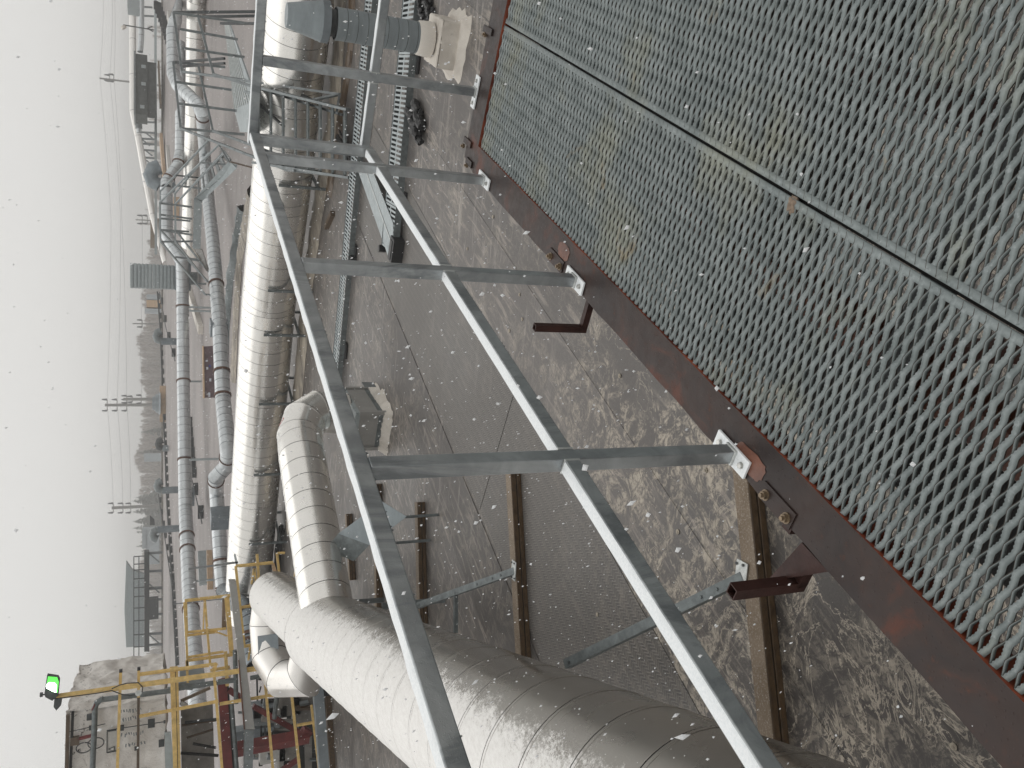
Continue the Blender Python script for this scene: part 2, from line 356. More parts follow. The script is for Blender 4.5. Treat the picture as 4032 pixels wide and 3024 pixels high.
# long side channel: web, top flange, lower flange
mb = MB()
def slab(mb, s0, s1, o0, o1, z0, z1, mi=0):
    vs = [S(s, o, z) for z in (z0, z1) for s, o in ((s0, o0), (s1, o0), (s1, o1), (s0, o1))]
    mb.add(vs, [(3, 2, 1, 0), (4, 5, 6, 7), (0, 1, 5, 4), (1, 2, 6, 5), (2, 3, 7, 6), (3, 0, 4, 7)], mi)
# a slightly uneven, weathered edge
segs = np.linspace(S0, SC - .003, 46)
vs = []; 
for i, s in enumerate(segs):
    j = .0022 * math.sin(i * 1.7) + .0016 * math.sin(i * 4.1)
    k_ = .0 if i in (0, 45) else .0009 * math.sin(i * 2.3)
    vs += [S(s, FO + j, ZF), S(s, FI + k_, ZF), S(s, FI + k_, ZF - .085), S(s, FI - .007, ZF - .085), S(s, FI - .007, ZF - .007), S(s, FO + j, ZF - .007)]
fs = []; mi = []
mb = MB(); mb.v = [tuple(v) for v in vs]
for i in range(45):
    for q in range(6):
        a = i * 6 + q; b = i * 6 + (q + 1) % 6; mb.f.append((a, b, b + 6, a + 6)); mb.m.append(1 if q in (1, 2) else 0)
ch = mb.build('side_channel', [M['red_oxide'], M['red_edge']], plat)
mb = MB(); e0 = S(SC, FO, ZF); e1 = S(SE, FO - .0, ZF)
mb.add([S(SC, FO, ZF), S(SE, FO + .03, ZF), S(SE + .02, 1.1, ZF), S(SC - .03, 1.1, ZF)] + [S(SC, FO, ZF - .008), S(SE, FO + .03, ZF - .008), S(SE + .02, 1.1, ZF - .008), S(SC - .03, 1.1, ZF - .008)],
       [(0, 1, 2, 3), (7, 6, 5, 4), (0, 4, 5, 1), (1, 5, 6, 2), (3, 2, 6, 7)])
mb.add([S(SC - .001, FI, ZF), S(SC - .031, 1.1, ZF), S(SC - .031, 1.1, ZF - .085), S(SC - .001, FI, ZF - .085)], [(0, 1, 2, 3)], 1)
mb.build('end_channel', [M['red_oxide'], M['red_edge']], plat)
slab(mb2 := MB(), S0, SE, .72, .86, ZF - .01, ZF); mb2.build('side_channel', M['red_oxide'], plat)
# beams under the mesh
for o_, z_ in ((-.735, -1.60), (-.17, -1.60), (.40, -1.60)):
    mb = MB(); slab(mb, S0, SC, o_ - .035, o_ + .035, z_ - .006, z_); slab(mb, S0, SC, o_ - .004, o_ + .004, z_ - .14, z_ - .006); slab(mb, S0, SC, o_ - .035, o_ + .035, z_ - .146, z_ - .14)
    mb.build('long_beam', M['brown_tube'] if o_ > -.5 else M['rust_patch'], plat)
for s_ in (.15, 1.18, 1.95, 2.75, 3.45):
    mb = MB(); slab(mb, s_ - .045, s_ + .045, FI, .7, -1.532, -1.5255); slab(mb, s_ - .004, s_ + .004, FI, .7, -1.60, -1.532)
    mb.build('cross_beam', M['steel_dark'], plat)
# expanded metal
LWD, P_, NS = .0605, .0147, 14
def panel(o0, o1, s0, s1):
    nb = int((s1 - s0) / P_); nseg = int(round((o1 - o0) / LWD)) * NS
    u = np.linspace(o0, o1, nseg + 1); ph = (u - o0) / LWD
    tri = 1 - 4 * np.abs((ph % 1) - .5)                         # -1..1..-1
    wave = np.sin(tri * math.pi / 2 * .96) * .4 + tri * .6
    V = []; Fc = []
    z0 = -1.464
    tooth = np.where(np.arange(nseg + 1) % 2 == 0, .0013, -.0007)
    for j in range(nb):
        sg = 1 if j % 2 else -1
        even = j % 2 == 0
        c = s0 + (j + .5) * P_ + wave * sg * (.0030 if even else .0046) + rng.normal(0, .00025)
        hw = .0071
        zz = z0 + rng.normal(0, .0003)
        a = c - hw; b = c + hw + tooth
        # profile: near edge lower, far edge raised
        zl = rng.normal(0, .0003, nseg + 1) + .0017 * sg * tri; hz_ = .0008 * (1 - np.abs(tri)); lay = [(a, zz - .0019 + zl), (b, zz + .0014 + zl - hz_), (b + .0003, zz - .0030 + zl), (a + .0009, zz - .0066 + zl)]
        if not even: lay = [(c - .0015, zz - .0066), (c + .0012, zz + .0020 + zl * .4), (c + .0030, zz + .0016 + zl * .4), (c + .0008, zz - .0074)]
        base = len(V)
        for ss, zv in lay:
            xs = ss * AL.x + u * AC.x; ys = ss * AL.y + u * AC.y
            V.append(np.stack([xs, ys, np.zeros_like(xs) + zv], 1))
    V = np.concatenate(V); n1 = nseg + 1
    idx = np.arange(nb)[:, None, None] * 4 * n1
    k = np.arange(nseg)[None, None, :]
    q = np.arange(4)[None, :, None]; q2 = (q + 1) % 4
    a = idx + q * n1 + k; b = idx + q2 * n1 + k
    Fc = np.stack([a, b, b + 1, a + 1], -1).reshape(-1, 4)
    base = len(V)
    ev = []; ef = []
    for e0, e1 in (((o0 - .001, o0 + .018), (o1 - .018, o1 + .001)) if o0 > -.9 else ((o1 - .018, o1 + .001),)):
        b0 = base + len(ev)
        for z in (z0 + .001, z0 - .006):
            for s, o in ((s0, e0), (s1, e0), (s1, e1), (s0, e1)): ev.append(tuple(S(s, o, z)))
        ef += [(b0, b0 + 1, b0 + 2, b0 + 3), (b0, b0 + 4, b0 + 5, b0 + 1), (b0 + 2, b0 + 6, b0 + 7, b0 + 3), (b0 + 1, b0 + 5, b0 + 6, b0 + 2), (b0, b0 + 3, b0 + 7, b0 + 4)]
    V = np.concatenate([V, np.array(ev)]); Fc = np.concatenate([Fc, np.array(ef)])
    V = V - np.array(plat.location)
    me = bpy.data.meshes.new('mesh_panel'); me.vertices.add(len(V)); me.vertices.foreach_set('co', V.astype(np.float32).ravel())
    me.loops.add(len(Fc) * 4); me.loops.foreach_set('vertex_index', Fc.astype(np.int32).ravel())
    me.polygons.add(len(Fc)); me.polygons.foreach_set('loop_start', np.arange(len(Fc), dtype=np.int32) * 4)
    nq = nb * 4 * nseg; mi_ = np.zeros(len(Fc), np.int32); mi_[:nq] = np.tile(np.repeat(np.array([0, 1, 1, 1]), nseg), nb)
    me.materials.append(M['grating']); me.materials.append(M['cut_edge']); me.polygons.foreach_set('material_index', mi_); me.update(calc_edges=True)
    o = bpy.data.objects.new('mesh_panel', me); COL.objects.link(o); o.parent = plat
    return o
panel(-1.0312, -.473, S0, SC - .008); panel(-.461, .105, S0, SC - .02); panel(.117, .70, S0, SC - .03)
mb = MB(); slab(mb, S0, SC - .03, -.4755, -.4585, -1.50, -1.4855); mb.build('gap_shade_strip', M['pit_dark'], plat)  # matte black strips stand in for the shade in the open panel seams
mb = MB(); slab(mb, S0, SC - .03, .1025, .1195, -1.50, -1.4855); mb.build('gap_shade_strip', M['pit_dark'], plat)
mb = MB(); slab(mb, 1.75, SC - .05, -1.0, .66, -1.76, -1.755); slab(mb, 1.75, SC - .05, -1.0, -.995, -1.755, -1.70); slab(mb, S0, 1.745, -1.0, -.80, -1.66, -1.655); mb.build('added_shade_sheet', M['pit_dark'], plat)  # unseen dark sheets added below the mesh so its openings look black
# splice plates with bolts
def splice(s0, s1, o0=-1.172, o1=-1.122, end=False):
    mb = MB(); slab(mb, s0, s1, o0, o1, ZF + .001, ZF + .0045); pl = mb.build('splice_plate', M['red_oxide'], plat)
    for s in (s0 + .022, s1 - .022):
        c = S(s, (o0 + o1) / 2 - .004, ZF + .0045); mb = MB().cyl(c, .015, .003, 14); mb.build('washer', M['bolt_brown'], pl, True)
        mb = MB().cyl(c + Vector((0, 0, .003)), .0115, .009, 6); mb.cyl(c + Vector((0, 0, .012)), .006, .007, 10); mb.build('bolt', M['bolt_brown'], pl)
splice(1.178, 1.312); splice(2.66, 2.80)
def blot(s, o_, rs, ro, mat, z, seed):
    random.seed(seed); n = 26; mb = MB(); v = []
    for i in range(n):
        t_ = 2 * math.pi * i / n; k = random.uniform(.9, 1.06); cs, sn_ = math.cos(t_), math.sin(t_)
        v.append(S(s + rs * k * math.copysign(abs(cs) ** .6, cs), o_ + ro * k * math.copysign(abs(sn_) ** .6, sn_), z))
    mb.add(v, [tuple(range(n))]); return mb
mb = blot(1.39, -1.118, .066, .032, None, ZF + .0016, 3); mb.build('patch', M['rust_patch'], plat, label='bright rusty orange patch beside the nearest railing foot')
mb = blot(2.69, -1.09, .05, .03, None, ZF + .0016, 6); mb.build('patch', M['rust_patch'], plat)
# small corner cleats with bolts
for (X, Y), L in (((1845, 560), .11), (1872 and (1850, 640), .09), ((1925, 120), .12)):
    p = G(X, Y, ZF); mb = MB().box(p + Vector((0, 0, .005)), (.03, L, .008), R(-32)); pl = mb.build('cleat', M['red_oxide'], plat)
for X, Y in ((1828, 575), (1842, 652), (1914, 137)):
    p = G(X, Y, ZF); MB().cyl(p, .012, .012, 6).cyl(p + Vector((0, 0, .012)), .006, .008, 8).build('bolt', M['bolt_brown'], plat)
# hollow rail sockets under the outer flange
def tube_sq(mb, p, q, w, th=.003, up=(0, 0, 1)):
    p = Vector(p); q = Vector(q); d = (q - p).normalized(); up = Vector(up)
    if abs(d.dot(up)) > .95: up = AL
    a = d.cross(up).normalized(); b = a.cross(d)
    for i, (x, y) in enumerate(((1, 0), (-1, 0), (0, 1), (0, -1))):
        c = (p + q) / 2 + (a * x + b * y) * (w / 2 - th / 2)
        if x: mb.frame(c, a * th / 2, b * w / 2, (q - p) / 2)
        else: mb.frame(c, a * (w / 2 - th), b * th / 2, (q - p) / 2)
def socket(s, o_out, z, h, w=.03, rise=None):
    mb = MB(); a = S(s, FO + .02, z); b = S(s, o_out, z); tube_sq(mb, a, b, w)
    tube_sq(mb, b + Vector((0, 0, -w / 2)), b + Vector((0, 0, h)), w); mb.build('rail_socket', M['brown_tube'], plat)
def sock_px(X, Y, Xt, w):
    p = G(X, Y, -1.50); t_ = GY(Xt, Y + (Y - 1512) * .012, p.y); socket(p.dot(AL), p.dot(AC), -1.50, t_.z + 1.50, w)
sock_px(2294, 1294, 2103, .025); sock_px(3141, 2297, 2880, .031)
mb = MB(); a, b, c = G(3156, 2136, -1.462), G(3017, 2290, -1.462), G(3261, 2251, -1.462)
mb.add([a, b, c] + [v + Vector((0, 0, -.005)) for v in (a, b, c)], [(0, 1, 2), (5, 4, 3), (0, 3, 4, 1), (1, 4, 5, 2), (2, 5, 3, 0)])
gs = mb.build('gusset', M['brown_tube'], plat)
# open stub ends beside the splices
for s in (1.205, 2.64):
    mb = MB(); tube_sq(mb, S(s, FO + .02, -1.49), S(s, FO - .03, -1.49), .032); mb.build('stub', M['brown_tube'], plat)
# legs of the platform
for s in (0.0, 1.9, 3.7):
    for o_ in (-1.05, .65):
        p = S(s, o_, 0); mb = MB().bar((p.x, p.y, ZR), (p.x, p.y, -1.54), .07, .07); mb.build('leg', M['brown_tube'], plat)
# lump of mud dropped on the mesh joint
bm = bmesh.new(); bmesh.ops.create_icosphere(bm, subdivisions=3, radius=.019)
for v in bm.verts: v.co = Vector((v.co.x * 1.2, v.co.y, v.co.z * .45)) * (1 + random.uniform(-.22, .22))
me = bpy.data.meshes.new('mud_lump'); bm.to_mesh(me); bm.free(); me.materials.append(simple('mud', (.2, .15, .11), .8, 0, .3, 60))
o = bpy.data.objects.new('mud_lump', me); COL.objects.link(o); o.location = G(3120, 808, -1.468); tag(o, 'small brown lump of mud lying on the mesh joint', 'mud')

# ================================================================== guard railing on the platform
ZP, ZT, TW = ZF + .006, -.405, .04
OP = -1.142
def post(parent, p, ztop, foot=True, along=AL, across=AC, zbot=None):
    zb = ZP if zbot is None else zbot
    q = Vector((p.x, p.y, 0)); mb = MB()
    mb.frame(Vector((p.x, p.y, (zb + ztop) / 2)), along * TW / 2, across * TW / 2, Vector((0, 0, (ztop - zb) / 2)))
    po = mb.build('post', M['galvanised'], parent, False, .003)
    if foot:
        mb = MB().frame(Vector((p.x, p.y, zb + .0)), along * .0775, across * .027, Vector((0, 0, .004)))
        bp = mb.build('base_plate', M['railing_snow'], parent, False, .0015)
        mb = MB(); mb.frame(Vector((p.x, p.y, zb + .007)), along * .024, across * .024, Vector((0, 0, .005))); mb.build('weld', M['plate_zinc'], bp, False, .003)
        for k in (-1, 1):
            c = Vector((p.x, p.y, zb + .004)) + along * .053 * k
            MB().cyl(c, .010, .002, 12).cyl(c + Vector((0, 0, .002)), .0085, .006, 6).build('bolt', M['bolt_zinc'], bp)
    return po
def rail(parent, a, b, name, w=TW, snow=True, drops=True, up=Vector((0, 0, 1))):
    mb = MB(); mb.bar(a, b, w, w); r_ = mb.build(name, M['galvanised'], parent, False, .003)
    d = (b - a).normalized(); n = d.cross(up).normalized(); L = (b - a).length
    if snow:                                               # thin uneven crust of wet snow on the top face
        if name == 'middle_rail':
            for e_ in (a, b): MB().frame(e_ + (d * .003 if e_ is a else -d * .003), d * .0035, n * (w / 2 + .0022), up * (w / 2 + .0018)).build('weld', M['plate_zinc'], r_, False, .002)
        N = max(6, int(L / .03)); mb = MB(); vs = []
        for i in range(N + 1):
            t_ = i / N; p = a + (b - a) * t_ + up * (w / 2)
            h = .0012 + .0009 * math.sin(i * 1.3) + random.uniform(0, .0012)
            e1 = -w / 2 + .0022 + random.uniform(0, .0014); e2 = w / 2 - .0022 - random.uniform(0, .0014)
            vs += [p + n * e1, p + n * (e1 + .004) + up * h, p + n * (e2 - .004) + up * h, p + n * e2]
        fs = [(i * 4 + q, i * 4 + q + 1, i * 4 + q + 5, i * 4 + q + 4) for i in range(N) for q in range(3)]
        mb.add(vs, fs); mb.build('snow_crust', M['railing_snow'], r_, True)
    if drops:                                              # drops hanging from the lower edge
        mb = MB(); k = 0
        for i in range(int(L / .011)):
            if random.random() < .55: continue
            p = a + d * (i * .011 + random.uniform(0, .008)) - up * (w / 2 + .001) - n * (w / 2 - .004) * random.choice((1, 1, -1)); r0 = random.uniform(.0016, .0034)
            mb.add([p + Vector((r0, 0, 0)), p + Vector((0, r0, 0)), p - Vector((r0, 0, 0)), p - Vector((0, r0, 0)), p + Vector((0, 0, -r0 * 1.3)), p + Vector((0, 0, r0))],
                   [(0, 1, 5), (1, 2, 5), (2, 3, 5), (3, 0, 5), (1, 0, 4), (2, 1, 4), (3, 2, 4), (0, 3, 4)])
        w_ = mb.build('water_drops', M['steel_grey'], r_, True); w_['kind'] = 'stuff'
    return r_
rl = T('guard_railing', 'long galvanised guard railing bolted along the side edge of the walkway by three plates', 'railing', S(2.5, OP, ZP), 'guard railings of the walkway')
for s in (1.456, 2.540, 3.635): post(rl, S(s, OP, 0), ZT - TW)
zm = GO(1484, 700, OP - .02).z; zm = (zm + GO(2941, 3024, OP - .02).z) / 2
SCR = 3.895                       # where both sections meet
rail(rl, S(-.6, OP, ZT - TW / 2), S(SCR + .02, OP, ZT - TW / 2), 'top_rail')
prev = -.6
for s in (1.456, 2.540, 3.635, SCR - .02):
    rail(rl, S(prev + .0205, OP, zm - TW / 2), S(s - .0205, OP, zm - TW / 2), 'middle_rail'); prev = s
post(rl, S(SCR - .0, OP, 0), ZT - TW, False, zbot=zm - TW)
post(rl, S(.3, OP, 0), ZT - TW)
re_ = T('guard_railing', 'short galvanised guard railing across the far end of the walkway, right of the corner', 'railing', S(3.94, -.5, ZP), 'guard railings of the walkway')
EV = Vector((math.cos(R(34)), -math.sin(R(34)), 0)); EN = Vector((math.sin(R(34)), math.cos(R(34)), 0))
P4 = G(1872, 362, ZP); 
E0 = P4 - EV * .36
post(re_, P4, ZT - TW, True, EV, EN)
def EP(t_, z): return Vector((P4.x + EV.x * t_, P4.y + EV.y * t_, z))
rail(re_, EP(-.375, ZT - TW / 2), EP(1.5, ZT - TW / 2), 'top_rail')
post(re_, EP(-.36, 0), ZT - TW, False, EV, EN, zbot=zm - TW)
rail(re_, EP(-.339, zm - TW / 2), EP(-.0205, zm - TW / 2), 'middle_rail'); rail(re_, EP(.0205, zm - TW / 2), EP(1.5, zm - TW / 2), 'middle_rail')
post(re_, EP(1.1, 0), ZT - TW, True, EV, EN)

# ================================================================== ducts
def frame_at(t):
    up = Vector((0, 0, 1)) if abs(t.z) < .95 else Vector((1, 0, 0))
    a = t.cross(up).normalized(); return a, t.cross(a)
def duct(root, path, r, seg_len, mat, name='cladding_segment', nseg=36, joint=.013, mitre=True, dark=None, cap0=False, cap1=False, skew=0.0, one=False, lseam=None):
    """clad duct: every sheet of cladding is its own mesh, joints recessed; corners mitred"""
    path = [Vector(p) for p in path]; n = len(path); dark = dark or M['steel_dark']
    T_ = [(path[i + 1] - path[i]).normalized() for i in range(n - 1)]
    a = frame_at(T_[0])[0]; out = []; acc = MB()
    for i in range(n - 1):
        t = T_[i]
        if i:
            q = T_[i - 1].rotation_difference(t); a = q @ a
        a = (a - t * a.dot(t)).normalized(); c = t.cross(a)
        n0 = t if i == 0 else (T_[i - 1] + t).normalized(); n1 = t if i == n - 2 else (t + T_[i + 1]).normalized()
        L = (path[i + 1] - path[i]).length; k = max(1, int(round(L / seg_len)))
        def ring(s, rad, nn):
            p = path[i] + t * s; vs = []
            for j in range(nseg):
                th = 2 * math.pi * j / nseg; o = (a * math.cos(th) + c * math.sin(th)) * rad
                vs.append(p + o - t * (o.dot(nn) / t.dot(nn)))
            return vs
        sk = (t + a * skew).normalized()
        for j in range(k):
            s0, s1 = L * j / k, L * (j + 1) / k
            na = n0 if j == 0 else sk; nb = n1 if j == k - 1 else sk
            mb = acc if one else MB(); b = len(mb.v)
            for s, rad, nn in ((s0, r, na), (s1 - joint - .03, r, nb if j < k - 1 else nb), (s1 - joint - .028, r + .0025, nb), (s1 - joint, r + .0025, nb), (s1 - joint, r - .004, nb), (s1, r - .004, nb)): mb.v += [tuple(v) for v in ring(s, rad, nn)]
            for q in range(5):
                for h in range(nseg):
                    g = (h + 1) % nseg; mb.f.append((b + q * nseg + h, b + q * nseg + g, b + (q + 1) * nseg + g, b + (q + 1) * nseg + h)); mb.m.append(1 if q > 2 else 0)
            if lseam is not None:
                th = lseam + random.uniform(-.05, .05); e = (a * math.cos(th) + c * math.sin(th)); p0 = path[i] + t * (s0 + .03) + e * r; p1 = path[i] + t * (s1 - joint - .03) + e * r
                mb.bar(p0, p1, .022, .006, e)
                for rv in range(5): pr = p0.lerp(p1, (rv + .5) / 5) + e * .004; mb.frame(pr, t * .005, e.cross(t) * .005, e * .002, 1)
            if not one: out.append(mb.build(name, [mat, dark], root, True))
        if i == 0 and cap0 or i == n - 2 and cap1:
            m2 = MB(); rg = ring(0 if (i == 0 and cap0) else L, r * .99, t); m2.add(rg, [tuple(range(nseg))]); m2.build('end_cap', mat, root)
    if one: out.append(acc.build(name, [mat, dark], root, True))
    return out
def band(root, p, t, r, w, mat, name='flange_ring', nseg=32):
    p = Vector(p); t = Vector(t).normalized()
    return MB().tube([p - t * w / 2, p + t * w / 2], r, nseg, True).build(name, mat, root, True)
def patch(root, p, n, w, h, mat, name='patch_plate', upv=None, th=.008):
    n = Vector(n).normalized(); a = (Vector(upv) if upv else Vector((0, 0, 1))).cross(n).normalized(); b = n.cross(a)
    return MB().frame(Vector(p), a * w / 2, b * h / 2, n * th / 2).build(name, mat, root)

def sheet(pts, th, name, mat, root):
    pts = [Vector(p) for p in pts]; n = (pts[1] - pts[0]).cross(pts[2] - pts[0]).normalized() * th; k = len(pts)
    if n.dot(pts[0]) > 0: n = -n
    return MB().add(pts + [p - n for p in pts], [tuple(range(k)), tuple(reversed(range(k, 2 * k)))] + [(i, k + i, k + (i + 1) % k, (i + 1) % k) for i in range(k)]).build(name, mat, root)
LS1, LS2 = -.55, -.35
# --- main duct beside the walkway
DU = Vector((math.sin(R(-9.3)), math.cos(R(-9.3)), 0)); DR = Vector((math.cos(R(9.3)), math.sin(R(9.3)), 0))
DD = 2.87; DR_ = .58; DC = DR * (-.571 * DD) + Vector((0, 0, -.82 * DD))
def DP(s, r=0, z=0): return DC + DU * s + DR * r + Vector((0, 0, z))
md = T('main_duct', 'big metal-clad ventilation duct dusted with fresh snow running beside the walkway into the bottom left', 'duct', DP(7, 0, -.58))
duct(md, [DP(.95), DP(12.9)], DR_, .5, M['cladding_snow'], nseg=64, skew=.05)
# narrower far length and the turned-down end
a0 = DP(12.9); b0 = GY(1078, 2345, 17.3); b0.z = a0.z + .1
mb = MB(); mb.tube([a0 - DU * .02, a0 + DU * .35], [.585, .49], 48, False); mb.build('reducer', M['cladding_snow'], md, True)
duct(md, [a0 + DU * .35, b0 + (b0 - a0).normalized() * .0], .48, .42, M['cladding_snow'], nseg=40)
l0 = GY(1052, 2460, 17.6); l1 = GY(1062, 2585, 17.3); l2 = GY(1115, 2672, 16.7); l3 = GY(1195, 2668, 16.1); l4 = GY(1222, 2560, 16.3)
ub = T('duct_bend', 'pale clad duct bend hooking down at the far end of the snowy main duct', 'duct', l1 - Vector((0, 0, .4)))
duct(ub, [b0 + Vector((.12, -.1, 0)), b0 + Vector((-.18, .22, .05)), l0, l1, l2, l3, l4], .345, .6, M['cladding_white'], nseg=32)
patch(ub, GY(1062, 2540, 17.1) + Vector((0, -.02, .03)), Vector((.35, -.9, .35)), .42, .40, M['spiral_dark'])
patch(ub, GY(1050, 2335, 16.95), Vector((-.1, -.8, .7)), .62, .11, M['steel_grey'])
# elbow branch to the roof box
br = T('branch_duct', 'clad duct branch bending from the main duct down into a square roof box', 'duct', Vector((-1.8, 13.3, -2.9)))
j0 = Vector((-3.35, 12.05, -2.33)); e1 = GY(1178, 1800, 14.15); e2 = GY(1150, 1705, 14.75); e3 = GY(1210, 1610, 15.15); e4 = GY(1330, 1600, 15.2)
e4 = Vector((-.55, 15.15, -3.24))
eb1 = GY(1180, 1718, 14.6); eb2 = GY(1200, 1655, 14.9); eb3 = GY(1255, 1622, 15.1)
e2 = eb1; e3 = eb2
duct(br, [j0, GY(1190, 1800, 14.1), eb1, eb2, eb3, e4], .38, .34, M['cladding'], nseg=40, skew=-.12)
# red hand-drawn mark on the bend
mk = e2 + (e3 - e2) * .42 ; mk = GY(1222, 1625, 14.4)
def stroke(pts, w, name, root, mat, n):
    mb = MB()
    for p, q in zip(pts, pts[1:]): mb.bar(p, q, w, .004, n)
    return mb.build(name, mat, root)
tdir = (e2 - e1).normalized(); 
ax_ = (e3 - e2).normalized(); mid = e2 + (e3 - e2) * .35
nn_ = Vector((-.12, -.42, .9)); nn_ = (nn_ - ax_ * nn_.dot(ax_)).normalized(); sd_ = ax_.cross(nn_).normalized()
def onb(u, w):                                  # point on the bend's skin: u along the axis, w round it
    an = w / .375; return mid + ax_ * u + nn_ * .379 * math.cos(an) + sd_ * .379 * math.sin(an)
mb = MB(); pts = [onb(.065 * math.cos(t_), .10 * math.sin(t_)) for t_ in np.linspace(.5, 5.9, 16)]
for p, q in zip(pts, pts[1:]): mb.bar(p, q, .016, .004, nn_)
for p, q in ((onb(-.045, -.02), onb(.045, .02)), (onb(-.0, -.055), onb(.0, .06))): mb.bar(p, q, .014, .004, nn_)
mb.build('painted_mark', M['red_ink'], br)
# the box
bx = T('roof_box', 'square sheet metal duct box sitting on a ragged cream foam collar', 'roof box', G(1480, 1650, ZR))
c0 = Vector((-.51, 14.4, 0)); bu = Vector((.42, 1.17, 0)); bv = Vector((-.65, .38, 0)); 
q = [c0, c0 + bu, c0 + bu + bv, c0 + bv]
def prism(qs, z0, z1, grow=0.):
    c = sum(qs, Vector()) / 4; g = [p + (p - c).normalized() * grow for p in qs]
    vs = [Vector((p.x, p.y, z0)) for p in g] + [Vector((p.x, p.y, z1)) for p in g]
    return vs, [(3, 2, 1, 0), (4, 5, 6, 7), (0, 1, 5, 4), (1, 2, 6, 5), (2, 3, 7, 6), (3, 0, 4, 7)]
MB().add(*prism(q, ZR + .12, -3.27)).build('box_body', M['panel_grey'], bx, False, .006)
MB().add(*prism(q, -3.34, -3.262, .012)).build('top_flashing', M['cover_sheet'], bx)
MB().add(*prism(q, ZR + .14, ZR + .22, .018)).build('bottom_rail', M['strut_zinc'], bx)
for p in (q[0], q[1], q[3]):
    MB().frame(Vector((p.x, p.y, -3.6)), bu.normalized() * .035, bv.normalized() * .035, Vector((0, 0, .27))).build('corner_post', M['panel_grey'], bx)
def ragged(qs, w, h, name, mat, parent, z=ZR, jit=.05, n=14):
    c = sum(qs, Vector()) / len(qs); mb = MB(); ring = []
    for i in range(len(qs)):
        a, b = qs[i], qs[(i + 1) % len(qs)]
        for k in range(n): ring.append(a + (b - a) * (k / n))
    N_ = len(ring); vs = []
    for p in ring:
        d = (p - c); d.z = 0; d.normalize(); g = w * random.uniform(.7, 1.35)
        vs += [Vector((p.x, p.y, z + h)) - d * .02, Vector((p.x, p.y, z + h * random.uniform(.75, 1.1))) + d * g * .35, Vector((p.x, p.y, z + h * random.uniform(.2, .45))) + d * g * .8, Vector((p.x, p.y, z + .009)) + d * g]
    fs = [(i * 4 + k, i * 4 + k + 1, ((i + 1) % N_) * 4 + k + 1, ((i + 1) % N_) * 4 + k) for i in range(N_) for k in range(3)]
    mb.add(vs, fs); return mb.build(name, mat, parent, True)
ragged(q, .17, .15, 'foam_collar', M['foam'], bx)
mb = MB().box((c0.x + .5, c0.y + .65, ZR + .25), (.26, .004, .22), math.atan2(bu.y, bu.x) ); mb.build('inspection_panel', M['steel_grey'], bx)
# folded sheet saddle under the branch
sh = T('sheet_saddle', 'folded galvanised sheet saddle under the branch duct', 'duct support', G(1500, 2060, ZR))
A_ = GY(1285, 2160, 12.3); B_ = GY(1425, 1972, 12.9); C_ = GY(1602, 2036, 12.35); D_ = GY(1470, 2150, 12.0); E_ = GY(1345, 2075, 12.6); F_ = GY(1525, 2145, 11.95)
def Q_(X, Y): return GY(X, Y, 12.3 + (1400 - X) * .003)
sheet([Q_(1332, 2101), Q_(1504, 1974), Q_(1601, 2034), Q_(1454, 2146)], .006, 'sheet', M['vent_grey'], sh)
sheet([Q_(1283, 2161), Q_(1332, 2101), Q_(1454, 2146), Q_(1392, 2210)], .006, 'sheet', M['strut_zinc'], sh)
for p_ in (Q_(1590, 2036), Q_(1454, 2146)): MB().bar(p_ - Vector((0, 0, .02)), (p_.x, p_.y, ZR), .03, .03).build('leg', M['strut_zinc'], sh)
# clamp over the main duct at the branch
cl = T('duct_clamp', 'bolted steel angle clamp across the snowy main duct beside the branch', 'clamp', DP(12.2, .2, .58))
mb = MB(); pts = [GY(1334, 2375, 11.7), GY(1395, 2370, 11.8), GY(1515, 2362, 12.0)]
for p, q_ in zip(pts, pts[1:]): mb.bar(p + Vector((0, 0, .03)), q_ + Vector((0, 0, .03)), .07, .03)
mb.build('angle_bar', M['steel_grey'], cl)
for p in (pts[0], pts[2]): MB().cyl(p, .02, .07, 6).build('bolt', M['strut_zinc'], cl)

# --- timber bearers on the roof and the braces of the duct
def bearer(X1, Y1, X2, Y2, ext0, ext1, label):
    a = G(X1, Y1, ZR); b = G(X2, Y2, ZR); d = (b - a).normalized(); a = a - d * ext0; b = b + d * ext1; n = Vector((-d.y, d.x, 0)); n = n if n.y > 0 else -n
    r_ = T('timber_bearer', label, 'timber bearer', (a + b) / 2, 'timber bearers lying across the roof')
    w, h = .155, .125; z0 = ZR + .009
    def blk(o0, o1, za, zb, name, mat):
        vs = [Vector((p.x, p.y, z)) + n * o for z in (za, zb) for p, o in ((a, o0), (b, o0), (b, o1), (a, o1))]
        MB().add(vs, [(3, 2, 1, 0), (4, 5, 6, 7), (0, 1, 5, 4), (1, 2, 6, 5), (2, 3, 7, 6), (3, 0, 4, 7)]).build(name, mat, r_, False, .004)
    blk(.0, w, z0, z0 + h * .42, 'lower_board', M['timber_wet']); blk(.012, w - .004, z0 + h * .42, z0 + h * .5, 'groove', M['pit_dark'])
    blk(.004, w, z0 + h * .5, z0 + h - .006, 'upper_board', M['timber_wet']); blk(.008, w + .002, z0 + h - .006, z0 + h, 'dusty_top', M['timber_top'])
    return r_
bearer(3038, 2199, 3110, 2895, 2.0, 2.4, 'nearest timber bearer, mud-dusted, passing under the walkway edge and the big duct')
bearer(2053, 1865, 2093, 2556, .15, 1.6, 'timber bearer in mid roof with a white bracket plate on it')
bearer(1676, 1977, 1684, 2330, 0, 1.6, 'dark timber bearer beside the roof box sheet saddle, third from the walkway')
bearer(1505, 1905, 1510, 2330, 0, .8, 'timber bearer partly behind the top rail, fourth from the walkway')
bearer(1388, 2022, 1392, 2092, 0, 1.0, 'farthest and smallest timber bearer under the branch duct')
